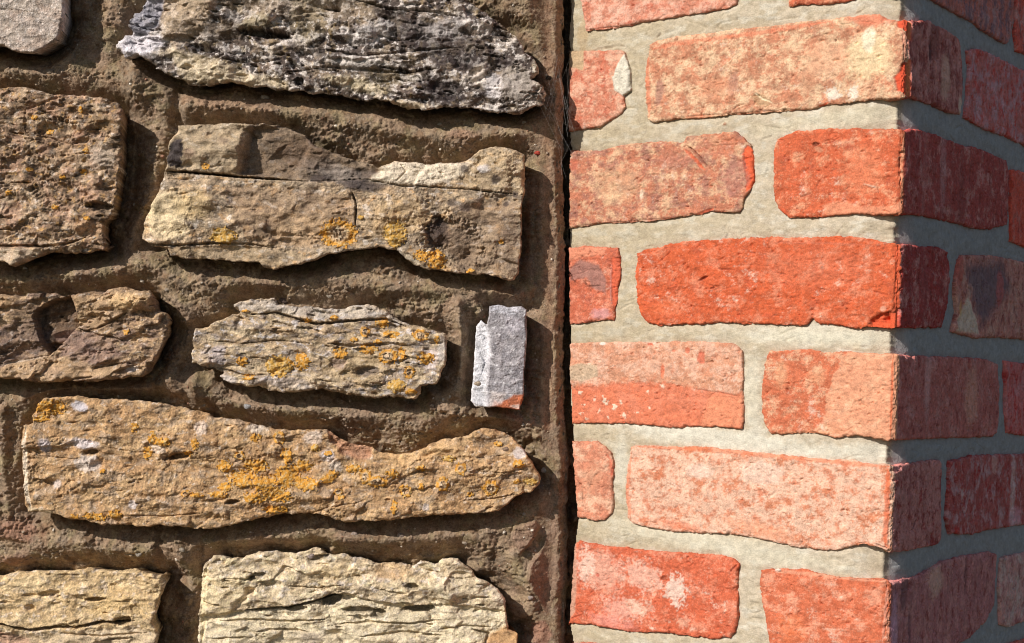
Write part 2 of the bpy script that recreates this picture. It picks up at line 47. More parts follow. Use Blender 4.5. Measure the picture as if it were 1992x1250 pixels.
 ([(-221.7, 20.1), (-221.8, 22.5), (-215.7, 25.6), (-201.9, 28.1), (-188.0, 28.2), (-185.4, 23.7), (-170.2, 23.0), (-153.4, 22.8), (-137.3, 21.2), (-128.0, 24.4), (-115.4, 26.9), (-105.9, 23.9), (-95.9, 19.4), (-89.2, 13.4), (-80.5, 10.9), (-75.2, 11.0), (-65.2, 7.3), (-51.6, 5.7), (-50.5, -3.3), (-50.9, -16.8), (-54.7, -25.5), (-58.4, -35.9), (-70.7, -36.7), (-70.4, -43.6), (-76.0, -48.7), (-84.2, -47.0), (-95.3, -46.1), (-106.3, -48.5), (-125.6, -46.3), (-139.1, -44.7), (-147.4, -42.1), (-158.0, -42.9), (-168.9, -46.5), (-180.0, -46.1), (-199.4, -42.6), (-213.3, -41.5), (-222.8, -40.6), (-231.2, -34.7), (-227.2, -31.7), (-235.5, -27.9), (-245.3, -27.4), (-253.6, -24.4), (-253.1, -15.4), (-253.1, -6.0), (-251.3, 2.3), (-242.4, 4.2), (-234.4, 8.6), (-224.7, 13.0), (-215.4, 15.4)], 'layered cream stone speckled with orange lichen rings', {'seed': 6, 'z0': 2, 'R': 4.5, 'D': 6, 'A': 2.2, 'warp': 1.2, 'strata': (2.6, 44, 9, 0.4), 'crev': (0.46, 3.5), 'knob': (1.5, 9), 'grain': 0.32, 'slope': 0.08, 'facet': (2.8, 18), 'base': (177, 157, 125), 'layers': [((197, 183, 152), 24, 8, 0.02, 0.14, 0.75), ((143, 127, 104), 18, 6, 0.08, 0.1, 0.7), ((199, 197, 194), 9, 5, 0.2, 0.06, 0.75), ((114, 102, 89), 9, 4, 0.2, 0.07, 0.65), ((149, 141, 132), 14, 6, 0.16, 0.08, 0.6)]}, [('line', [(-207.1, 14.8), (-186.8, 17.1), (-168.1, 12.0), (-153.7, 9.2), (-129.3, 12.5), (-100.7, 15.1), (-84.1, 9.9)], 2.05, -5.5, (60, 50, 42), 0.6, 0.3), ('poly', [(-223.8, 23.3), (-185.1, 28.7), (-113.4, 27.0), (-84.2, 11.6), (-104.8, 15.0), (-145.7, 13.6), (-170.3, 14.4), (-195.0, 18.5), (-219.5, 17.3)], -1, 1.64, (188, 182, 170), 0.6, 0.3), ('line', [(-243.2, -6.1), (-214.5, -8.4), (-186.0, -4.9), (-153.2, -6.3)], 1.23, -2.5, None, 1.0, 0.3), ('line', [(-145.0, -6.0), (-124.5, -7.0), (-95.9, -4.4), (-79.5, -5.5)], 2.46, -4, None, 1.0, 0.3), ('line', [(-234.6, -18.0), (-214.6, -5.1)], 0.82, -1, None, 1.0, 0.3), ('ell', -232.6, -18.0, 6.56, 9.84, 10, 0, 2.05, (176, 172, 176), 0.6, 0.35), ('poly', [(-144.7, -15.0), (-120.3, -10.1), (-99.6, -17.6), (-103.1, -34.1), (-135.7, -37.2), (-152.4, -27.6)], 0, 3.28, (170, 150, 112), 0.5, 0.3), ('ell', -113.6, -27.1, 9.84, 4.1, -5, -5, 1.64, (96, 88, 86), 0.7, 0.35), ('ell', -136.3, -20.9, 6.56, 5.74, 0, -1.5, 2.05, (140, 120, 112), 0.6, 0.35), ('ell', -144.0, -35.5, 16.39, 5.74, 5, 2.5, 3.28, (196, 178, 146), 0.4, 0.35), ('ell', -176.6, -38.6, 28.69, 4.92, 5, 2, 2.46, (186, 178, 170), 0.5, 0.35), ('ell', -242.7, -22.4, 9.84, 5.74, 0, 1.5, 2.46, (180, 164, 140), 0.5, 0.35), ('line', [(-244.5, -27.4), (-226.0, -29.2), (-209.5, -33.6), (-193.2, -32.2)], 1.64, -3, None, 1.0, 0.3), ('ell', -64.8, -16.4, 7.38, 9.84, 15, 0, 2.05, (216, 206, 200), 0.65, 0.35), ('ell', -54.9, -7.9, 3.28, 12.3, 0, 0, 1.64, (190, 188, 184), 0.6, 0.35), ('ell', -169.2, -15.8, 8.2, 3.28, 0, -2.5, 1.64, (120, 104, 80), 0.5, 0.35), ('ell', -223.7, -37.3, 8.2, 3.69, 10, 1, 1.64, (210, 206, 200), 0.6, 0.35), ('lich', -141.2, 14.6, 3.69, 2.46, 'o'), ('lich', -162.0, 11.8, 3.28, 2.46, 'o'), ('lich', -102.6, 11.8, 6.15, 3.69, 'o'), ('lich', -116.3, 4.3, 4.1, 4.92, 'r'), ('lich', -95.4, 3.4, 6.97, 3.28, 'o'), ('lich', -72.0, 3.0, 6.97, 4.92, 'r'), ('lich', -134.9, -13.1, 6.15, 4.92, 'o'), ('lich', -112.9, -9.5, 7.38, 4.1, 'o'), ('lich', -97.6, -14.3, 8.2, 6.56, 'r'), ('lich', -86.6, -12.7, 3.69, 5.74, 'o'), ('lich', -67.3, -14.9, 7.38, 4.92, 'o'), ('lich', -164.9, -20.6, 6.56, 6.97, 'o'), ('lich', -177.1, -23.9, 5.74, 5.74, 'o'), ('lich', -80.0, -26.4, 4.51, 5.33, 'r'), ('lich', -89.5, -37.3, 7.79, 5.74, 'k'), ('lich', -78.7, -41.9, 4.92, 2.87, 'o'), ('lich', -183.6, -25.3, 11.07, 9.43, 'k'), ('lich', -212.4, -22.2, 4.51, 4.1, 'o'), ('lich', -206.6, -34.7, 6.15, 2.46, 'o'), ('lich', -59.2, 0.1, 2.46, 3.28, 'o'), ('lich', -124.7, -2.1, 3.69, 2.05, 'o'), ('lich', -106.2, -3.1, 4.1, 2.05, 'o'), ('lich', -211.3, 17.5, 3.69, 1.23, 'o')]),
 ([(-18.0, 28.1), (-12.3, 29.1), (-2.8, 27.8), (7.0, 29.0), (11.1, 26.2), (11.9, 15.6), (12.5, -1.2), (11.1, -21.7), (11.4, -42.5), (8.1, -53.7), (-1.4, -52.4), (-15.3, -52.0), (-26.3, -52.4), (-31.0, -48.0), (-29.6, -30.0), (-29.0, -9.5), (-28.5, 11.4), (-24.6, 16.4), (-19.5, 12.9), (-19.0, 19.9)], 'upright grey slate sliver with a white left edge and rusty foot', {'seed': 7, 'z0': 0, 'R': 2, 'D': 4, 'A': 0.6, 'warp': 0.6, 'strata': (0.4, 12, 30, 0.4), 'crev': (0.8, 0), 'knob': (0.3, 8), 'grain': 0.28, 'facet': (0.8, 9), 'base': (154, 153, 155), 'layers': [((130, 129, 133), 12, 18, 0.05, 0.15, 0.7), ((213, 215, 215), 5, 4, 0.22, 0.07, 0.7), ((171, 168, 168), 8, 14, 0.12, 0.1, 0.5)]}, [('poly', [(-35.2, 17.3), (-24.6, 18.5), (-18.6, 9.7), (-16.8, -6.6), (-19.0, -27.2), (-18.4, -55.8), (-34.8, -56.3)], -4, 2.46, (216, 220, 222), 0.8, 0.4), ('ell', -4.8, 26.5, 13.11, 4.92, 0, 0.3, 2.05, (196, 200, 206), 0.7, 0.35), ('ell', 1.7, 14.4, 8.2, 5.74, 0, 0, 2.46, (186, 184, 190), 0.5, 0.35), ('poly', [(-11.8, -46.6), (-6.4, -48.0), (3.6, -42.0), (11.7, -40.5), (13.0, -54.7), (-14.4, -55.7)], 0.3, 1.23, (176, 92, 38), 0.85, 0.3), ('poly', [(-14.9, -39.3), (-2.6, -41.0), (-6.4, -49.3), (-16.5, -53.7)], 0, 1.64, (206, 196, 188), 0.6, 0.3), ('ell', 5.9, -50.9, 5.74, 1.64, 0, 0, 0.82, (214, 198, 184), 0.7, 0.35), ('line', [(-24.1, -11.0), (-20.2, -17.0), (-23.1, -27.3)], 0.82, -1.5, None, 1.0, 0.3)]),
 ([(-377.2, -70.7), (-373.4, -62.0), (-367.9, -56.5), (-350.3, -55.1), (-339.3, -54.3), (-331.1, -56.0), (-309.0, -55.7), (-295.1, -56.1), (-281.5, -56.8), (-260.5, -59.8), (-249.4, -62.3), (-239.9, -64.0), (-233.7, -67.5), (-214.8, -67.7), (-205.7, -71.1), (-190.9, -74.2), (-176.1, -75.8), (-144.3, -73.9), (-138.0, -77.4), (-129.2, -82.4), (-120.1, -85.8), (-107.0, -86.6), (-102.4, -90.1), (-95.0, -91.5), (-87.6, -92.0), (-71.3, -89.0), (-61.3, -83.0), (-48.4, -78.1), (-32.1, -75.5), (-26.5, -70.8), (-17.6, -68.4), (-2.8, -72.0), (3.5, -75.5), (11.1, -82.6), (20.1, -94.2), (27.0, -105.8), (26.8, -111.5), (19.6, -117.9), (7.9, -121.1), (0.8, -128.7), (-6.4, -134.7), (-22.7, -136.0), (-40.2, -138.2), (-59.4, -139.7), (-74.0, -141.4), (-94.3, -145.0), (-113.5, -145.6), (-127.0, -147.7), (-140.2, -143.6), (-155.0, -141.3), (-177.0, -142.0), (-198.5, -147.2), (-214.7, -151.4), (-226.4, -155.5), (-246.8, -156.2), (-261.6, -155.0), (-274.7, -154.3), (-286.5, -155.9), (-301.2, -155.1), (-318.8, -155.7), (-330.8, -152.9), (-344.3, -152.1), (-351.8, -148.7), (-367.7, -147.6), (-378.8, -146.7), (-380.6, -141.5), (-382.6, -122.3), (-384.5, -104.8), (-384.6, -90.1), (-383.8, -79.1), (-376.9, -76.8)], 'longest stone, tan and broadly splashed with orange lichen', {'seed': 8, 'z0': 3, 'R': 4, 'D': 6, 'A': 2.0, 'warp': 1.0, 'strata': (1.0, 50, 15, 0.4), 'crev': (0.6, 2.5), 'knob': (1.3, 9), 'grain': 0.4, 'slope': -0.06, 'facet': (2.4, 22), 'base': (177, 145, 105), 'layers': [((193, 167, 126), 22, 14, 0.02, 0.15, 0.7), ((151, 124, 92), 10, 8, 0.08, 0.1, 0.65), ((170, 154, 132), 14, 10, 0.14, 0.1, 0.6), ((205, 195, 177), 5, 4, 0.27, 0.06, 0.6), ((116, 97, 76), 6, 5, 0.24, 0.07, 0.55)]}, [('ell', -232.1, -87.5, 49.18, 13.93, 0, 2.5, 7.38, None, 1.0, 0.35), ('ell', -300.4, -122.5, 45.08, 12.3, 0, 2.5, 7.38, None, 1.0, 0.35), ('ell', -165.0, -136.3, 36.89, 7.38, 0, -3, 4.1, None, 1.0, 0.35), ('ell', -51.5, -106.0, 45.08, 12.3, -6, 2.5, 6.56, None, 1.0, 0.35), ('ell', -354.1, -107.9, 24.59, 20.49, 0, -2, 5.74, None, 1.0, 0.35), ('poly', [(-142.2, -74.7), (-129.2, -82.4), (-107.0, -86.6), (-108.3, -94.8), (-119.3, -98.0), (-130.5, -92.3), (-139.0, -83.5)], -4, 1.64, (176, 134, 106), 0.8, 0.3), ('poly', [(-101.2, -89.6), (-71.3, -89.0), (-44.3, -77.1), (-35.9, -85.0), (-76.2, -100.7), (-98.8, -99.4)], 0.8, 2.46, (212, 178, 128), 0.6, 0.3), ('ell', -329.9, -98.1, 7.79, 2.46, -8, -7, 1.02, (50, 40, 32), 0.6, 0.35), ('ell', -260.4, -99.1, 12.3, 2.46, -14, -8, 1.02, (46, 36, 28), 0.6, 0.35), ('ell', -216.2, -133.9, 5.33, 2.05, -10, -6, 0.82, (50, 40, 30), 0.6, 0.35), ('ell', -232.5, -133.3, 9.02, 1.23, -6, -3, 0.82, None, 1.0, 0.35), ('line', [(-370.7, -102.3), (-346.0, -104.4), (-335.9, -103.2)], 1.64, -2, None, 1.0, 0.3), ('line', [(-317.8, -93.6), (-297.2, -97.0), (-272.7, -97.0)], 1.23, -1.5, None, 1.0, 0.3), ('ell', -325.3, -111.0, 4.92, 8.2, 25, -3, 2.05, None, 1.0, 0.35), ('ell', -336.3, -91.8, 13.11, 4.51, 4, 0.4, 1.64, (214, 210, 212), 0.75, 0.35), ('ell', -331.6, -107.2, 9.84, 6.97, 10, 0.4, 1.64, (206, 200, 190), 0.7, 0.35), ('ell', -366.1, -94.0, 4.92, 5.74, 0, 0.3, 1.64, (208, 206, 210), 0.6, 0.35), ('ell', -355.5, -124.3, 3.69, 3.28, 0, 0.3, 1.23, (212, 206, 200), 0.6, 0.35), ('ell', -294.9, -138.6, 3.69, 3.69, 0, 0.3, 0.82, (222, 216, 212), 0.75, 0.35), ('ell', -141.9, -94.7, 5.74, 4.92, 0, 0.4, 1.23, (204, 200, 198), 0.65, 0.35), ('ell', -154.6, -80.8, 8.2, 5.74, 0, 0.4, 1.64, (212, 200, 186), 0.6, 0.35), ('ell', -135.5, -102.6, 5.74, 5.74, 0, 0.4, 1.64, (208, 200, 186), 0.6, 0.35), ('ell', -277.0, -92.3, 7.38, 4.92, 30, 0.3, 1.23, (220, 206, 186), 0.7, 0.35), ('ell', -199.9, -74.1, 6.56, 4.1, 0, 0.3, 1.23, (214, 206, 190), 0.6, 0.35), ('ell', 9.2, -87.6, 5.74, 4.92, 0, 0.3, 1.23, (206, 204, 206), 0.6, 0.35), ('ell', -62.9, -132.9, 2.87, 2.87, 0, 0.4, 0.82, (216, 208, 200), 0.7, 0.35), ('ell', -339.4, -62.5, 7.38, 4.1, 10, 0.3, 1.23, (204, 206, 214), 0.7, 0.35), ('ell', -242.8, -75.6, 5.74, 5.74, 0, 0.3, 1.23, (214, 202, 188), 0.6, 0.35), ('ell', 1.7, -106.2, 7.38, 3.69, -10, -1, 1.64, (134, 122, 110), 0.6, 0.35), ('line', [(-23.0, -103.0), (-2.5, -103.5), (13.7, -99.7)], 1.23, -1.5, None, 1.0, 0.3), ('line', [(-43.8, -93.4), (-15.2, -91.7)], 0.82, -1, None, 1.0, 0.3), ('line', [(-34.5, -126.6), (-10.0, -124.2), (6.2, -120.4)], 1.23, -2.5, None, 1.0, 0.3), ('line', [(-303.6, -147.1), (-270.9, -147.2), (-238.3, -142.8)], 1.23, -2, None, 1.0, 0.3), ('poly', [(-222.1, -138.2), (-140.6, -131.4), (-123.8, -145.1), (-172.9, -142.7), (-217.5, -152.3)], -1.5, 2.05, None, 1.0, 0.3), ('line', [(-156.6, -142.1), (-140.5, -135.5), (-116.1, -130.6)], 1.23, -1.5, None, 1.0, 0.3), ('line', [(-381.3, -80.2), (-381.8, -100.7), (-379.3, -133.3), (-375.6, -144.6)], 3.69, -1, (226, 214, 190), 0.8, 0.2), ('poly', [(-377.3, -143.4), (-365.0, -145.0), (-348.5, -149.4), (-377.1, -147.9)], 0, 1.23, (220, 206, 170), 0.7, 0.3), ('lich', -363.9, -63.3, 13.52, 7.38, 'o'), ('lich', -369.7, -72.5, 6.56, 3.28, 'o'), ('lich', -273.0, -88.0, 8.2, 3.69, 'o'), ('lich', -281.3, -85.0, 3.69, 4.92, 'o'), ('lich', -285.0, -97.4, 3.69, 5.74, 'o'), ('lich', -246.4, -88.8, 3.69, 4.92, 'o'), ('lich', -252.3, -96.3, 4.92, 2.46, 'o'), ('lich', -295.9, -77.4, 3.28, 4.1, 'o'), ('lich', -223.3, -105.6, 6.56, 4.92, 'o'), ('lich', -211.3, -97.0, 4.92, 3.69, 'r'), ('lich', -198.8, -104.8, 10.66, 5.74, 'o'), ('lich', -208.6, -115.3, 12.3, 7.38, 'o'), ('lich', -190.1, -118.8, 11.48, 7.38, 'o'), ('lich', -174.0, -112.1, 10.66, 9.02, 'o'), ('lich', -157.4, -117.7, 9.84, 5.74, 'o'), ('lich', -179.6, -126.6, 12.3, 5.74, 'o'), ('lich', -197.9, -129.2, 10.66, 4.92, 'o'), ('lich', -222.7, -121.9, 5.74, 4.1, 'o'), ('lich', -226.6, -128.2, 8.2, 2.87, 'o'), ('lich', -253.2, -128.2, 3.69, 3.28, 'r'), ('lich', -245.0, -128.8, 7.38, 2.05, 'o'), ('lich', -162.0, -103.5, 8.2, 4.92, 'o'), ('lich', -174.6, -95.8, 4.92, 6.56, 'o'), ('lich', -181.2, -81.7, 4.92, 5.74, 'r'), ('lich', -199.6, -82.3, 4.92, 3.69, 'o'), ('lich', -152.3, -88.9, 4.1, 3.28, 'k'), ('lich', -181.2, -138.9, 9.84, 3.69, 'o'), ('lich', -141.2, -113.0, 5.74, 4.1, 'o'), ('lich', -121.1, -104.2, 6.56, 4.51, 'o'), ('lich', -111.9, -110.0, 4.92, 6.56, 'r'), ('lich', -102.4, -113.8, 9.02, 4.92, 'r'), ('lich', -90.3, -107.3, 5.74, 3.69, 'o'), ('lich', -132.7, -123.0, 4.1, 3.69, 'r'), ('lich', -130.5, -127.0, 3.28, 2.46, 'o'), ('lich', -79.7, -120.4, 5.33, 5.33, 'r'), ('lich', -50.4, -114.1, 5.33, 6.15, 'r'), ('lich', -36.6, -101.0, 4.51, 5.33, 'r'), ('lich', -12.3, -116.1, 6.97, 6.56, 'r'), ('lich', 9.5, -95.7, 4.92, 3.69, 'o'), ('lich', 19.0, -109.7, 5.74, 3.28, 'k'), ('lich', -88.2, -133.7, 2.87, 5.74, 'o'), ('lich', -68.0, -101.6, 4.51, 2.87, 'o'), ('lich', -67.5, -116.7, 3.28, 2.87, 'o'), ('lich', -45.8, -93.5, 5.74, 3.28, 'k'), ('lich', -7.4, -80.8, 4.1, 2.46, 'o'), ('lich', -28.5, -121.5, 3.28, 2.05, 'o'), ('lich', 7.9, -110.1, 3.69, 2.05, 'o'), ('lich', -324.0, -149.0, 10.66, 3.28, 'o'), ('lich', -308.5, -146.4, 6.56, 3.28, 'o'), ('lich', -340.3, -149.5, 4.1, 2.05, 'o'), ('lich', -319.1, -112.9, 2.46, 2.05, 'o'), ('lich', -142.0, -92.6, 3.28, 2.46, 'o'), ('lich', -137.3, -108.8, 4.92, 3.28, 'o')]),
 ([(-420.2, -199.1), (-395.7, -198.3), (-390.9, -196.1), (-380.7, -194.9), (-358.7, -193.0), (-341.1, -192.4), (-329.4, -189.5), (-317.5, -191.6), (-306.0, -192.0), (-291.4, -189.1), (-282.3, -192.5), (-270.4, -193.7), (-267.3, -200.9), (-269.5, -207.1), (-271.4, -211.3), (-273.8, -223.2), (-276.4, -231.8), (-271.6, -240.6), (-274.4, -252.9), (-282.8, -268.7), (-339.6, -278.7), (-417.2, -277.2), (-446.8, -249.7), (-444.2, -213.0)], 'pale yellow stone split along its lower edge', {'seed': 9, 'z0': 3, 'R': 4.5, 'D': 6, 'A': 1.8, 'warp': 1.0, 'strata': (1.0, 45, 14, 0.4), 'crev': (0.5, 2.5), 'knob': (1.4, 10), 'grain': 0.32, 'facet': (2.4, 24), 'base': (200, 178, 135), 'layers': [((216, 196, 155), 20, 12, 0.02, 0.15, 0.7), ((177, 152, 110), 14, 10, 0.08, 0.12, 0.6), ((209, 199, 182), 8, 6, 0.2, 0.08, 0.6), ((161, 142, 117), 9, 6, 0.2, 0.08, 0.55)]}, [('ell', -321.5, -214.2, 7.79, 1.64, -6, -6, 0.82, (60, 48, 36), 0.5, 0.35), ('ell', -358.4, -210.9, 7.38, 2.46, -8, -5, 1.23, None, 1.0, 0.35), ('ell', -372.7, -212.6, 5.74, 1.23, -3, -3, 0.82, None, 1.0, 0.35), ('ell', -373.5, -222.8, 3.69, 2.87, 0, -4, 1.23, None, 1.0, 0.35), ('line', [(-410.7, -232.2), (-394.2, -236.6), (-373.7, -240.8), (-353.4, -236.8), (-337.0, -237.1), (-316.8, -232.3), (-300.5, -231.8), (-290.3, -229.8)], 2.46, -7, (50, 40, 32), 0.6, 0.3), ('ell', -300.5, -231.0, 7.38, 3.69, -10, -6, 1.23, (34, 28, 24), 0.6, 0.35), ('poly', [(-422.6, -241.6), (-373.5, -244.0), (-336.9, -240.3), (-292.2, -234.4), (-270.8, -239.8), (-274.5, -272.5), (-421.3, -277.4)], -2, 2.05, (200, 186, 158), 0.6, 0.3), ('line', [(-349.1, -241.6), (-316.4, -243.3), (-279.8, -239.2)], 1.64, -3, None, 1.0, 0.3), ('line', [(-316.3, -247.0), (-291.9, -243.7)], 1.64, -4, None, 1.0, 0.3), ('poly', [(-406.3, -241.0), (-394.0, -241.8), (-373.4, -247.3), (-373.1, -255.4), (-405.7, -256.5)], 0, 2.05, (170, 130, 110), 0.6, 0.3), ('ell', -307.2, -216.5, 24.59, 9.84, 0, 1, 5.74, (200, 170, 110), 0.4, 0.35), ('ell', -277.2, -199.2, 8.2, 8.2, 0, 1.5, 3.28, (206, 184, 140), 0.5, 0.35), ('ell', -375.1, -202.5, 16.39, 4.92, 0, 0.8, 2.46, (226, 206, 160), 0.5, 0.35)]),
 ([(-209.3, -178.2), (-194.7, -173.6), (-180.0, -172.3), (-165.3, -173.0), (-152.4, -168.5), (-145.0, -168.7), (-139.1, -173.0), (-127.3, -172.6), (-114.1, -175.0), (-99.3, -179.0), (-81.8, -177.6), (-72.7, -179.7), (-65.5, -175.0), (-55.2, -177.5), (-48.0, -172.8), (-36.1, -173.2), (-26.9, -179.4), (-21.8, -186.6), (-11.9, -190.7), (-3.1, -197.0), (2.5, -203.7), (2.9, -215.5), (5.3, -226.9), (12.7, -229.9), (12.0, -243.3), (-5.5, -259.4), (-111.1, -275.1), (-217.2, -274.6), (-240.7, -259.1), (-240.7, -246.9), (-240.6, -226.5), (-239.2, -210.2), (-238.9, -195.5), (-236.9, -183.2), (-228.5, -176.0), (-219.5, -178.5)], 'pale cream stone rotted into ragged ledges below', {'seed': 10, 'z0': 3, 'R': 4, 'D': 6, 'A': 2.0, 'warp': 1.2, 'strata': (1.8, 40, 12, 0.4), 'crev': (0.6, 3.2), 'knob': (1.8, 9), 'grain': 0.36, 'slope': 0.05, 'facet': (2.8, 22), 'base': (200, 186, 153), 'layers': [((218, 205, 174), 22, 12, 0.02, 0.15, 0.7), ((177, 157, 122), 14, 9, 0.08, 0.12, 0.55), ((203, 198, 189), 8, 5, 0.18, 0.08, 0.6), ((153, 140, 119), 9, 5, 0.2, 0.08, 0.55), ((208, 203, 161), 12, 8, 0.24, 0.08, 0.4)]}, [('poly', [(-243.5, -225.0), (-219.1, -222.5), (-194.8, -217.7), (-154.1, -213.0), (-125.8, -203.1), (-105.2, -208.5), (-72.4, -211.9), (-43.9, -208.5), (-19.3, -211.0), (9.4, -214.1), (15.3, -270.9), (-241.6, -279.5)], -3.5, 1.23, (212, 204, 174), 0.5, 0.3), ('poly', [(-236.5, -193.8), (-207.9, -192.0), (-203.4, -204.9), (-211.1, -217.4), (-219.1, -223.8), (-237.4, -224.4)], 1.2, 1.64, (214, 198, 152), 0.4, 0.3), ('line', [(-203.7, -219.6), (-186.6, -217.4), (-170.3, -216.0), (-146.0, -209.5), (-125.0, -202.3)], 2.05, -7, (40, 34, 28), 0.6, 0.3), ('ell', -135.5, -208.3, 9.02, 4.51, -20, -8, 1.23, (36, 32, 28), 0.6, 0.35), ('ell', -164.2, -216.2, 10.66, 2.05, -3, -7, 0.82, (40, 34, 28), 0.5, 0.35), ('ell', -112.7, -216.1, 13.11, 2.46, 0, -7, 0.82, (40, 34, 28), 0.5, 0.35), ('ell', -97.9, -218.9, 5.74, 3.69, 0, -8, 1.23, (36, 30, 26), 0.5, 0.35), ('ell', -65.8, -213.3, 11.89, 2.87, -6, -7, 0.82, (40, 34, 28), 0.5, 0.35), ('ell', -72.2, -195.6, 5.33, 2.46, 0, -6, 0.82, (60, 50, 40), 0.5, 0.35), ('ell', -195.7, -192.0, 8.2, 2.46, -20, -6, 0.82, (48, 40, 32), 0.6, 0.35), ('ell', -199.4, -203.5, 4.1, 3.28, 0, -5, 1.23, None, 1.0, 0.35), ('line', [(-220.1, -194.0), (-203.8, -194.7), (-195.7, -191.6)], 1.23, -2, None, 1.0, 0.3), ('line', [(-170.9, -198.5), (-146.4, -199.7), (-126.1, -195.8)], 1.23, -3, None, 1.0, 0.3), ('line', [(-154.4, -203.3), (-138.2, -199.5)], 1.23, -2, None, 1.0, 0.3), ('ell', -147.2, -175.7, 7.38, 2.05, -10, -5, 0.82, (50, 42, 34), 0.5, 0.35), ('ell', -139.1, -173.4, 5.74, 1.64, 10, -3, 0.82, None, 1.0, 0.35), ('line', [(-223.0, -228.4), (-202.6, -226.9), (-169.9, -227.4), (-137.4, -223.9)], 2.05, -3.5, None, 1.0, 0.3), ('line', [(-194.1, -235.6), (-177.9, -233.4), (-153.3, -235.0)], 2.05, -4, None, 1.0, 0.3), ('line', [(-137.2, -229.2), (-104.6, -225.2), (-71.9, -225.8), (-47.6, -221.7)], 1.64, -3.5, None, 1.0, 0.3), ('line', [(-112.4, -236.9), (-79.9, -232.6), (-47.1, -234.7)], 2.05, -4, None, 1.0, 0.3), ('line', [(-51.4, -230.4), (-31.1, -225.6), (-6.6, -226.8)], 1.64, -3, None, 1.0, 0.3), ('line', [(-226.6, -242.4), (-202.1, -240.7)], 1.64, -3, None, 1.0, 0.3), ('ell', -36.7, -181.0, 12.3, 6.56, 10, 1.8, 3.28, (196, 180, 150), 0.5, 0.35), ('line', [(-48.8, -186.7), (-32.4, -188.6), (-20.2, -185.7)], 1.23, -2, None, 1.0, 0.3), ('ell', -89.7, -184.8, 18.03, 7.38, 0, -1.5, 3.28, (190, 156, 112), 0.6, 0.35), ('ell', -132.6, -185.4, 20.49, 6.56, 0, 1.2, 3.28, (216, 196, 150), 0.5, 0.35), ('ell', -40.2, -197.4, 20.49, 10.66, 0, 1, 4.1, (188, 178, 150), 0.5, 0.35), ('ell', -3.3, -202.3, 5.74, 8.2, 0, 1, 2.05, (204, 190, 170), 0.5, 0.35), ('line', [(-233.6, -183.9), (-236.3, -197.8), (-236.4, -218.2), (-237.0, -246.8)], 4.92, -1.5, (226, 212, 170), 0.75, 0.2), ('poly', [(-10.5, -231.9), (3.2, -224.5), (13.9, -228.6), (14.9, -258.7), (-13.6, -259.7)], 2.5, 1.64, (164, 120, 68), 0.75, 0.3), ('ell', -151.1, -239.8, 10.66, 4.92, 0, 0, 2.05, (140, 128, 116), 0.6, 0.35), ('line', [(-23.7, -228.2), (-10.5, -231.9), (-14.1, -244.2)], 2.05, -5, None, 1.0, 0.3)]),
]
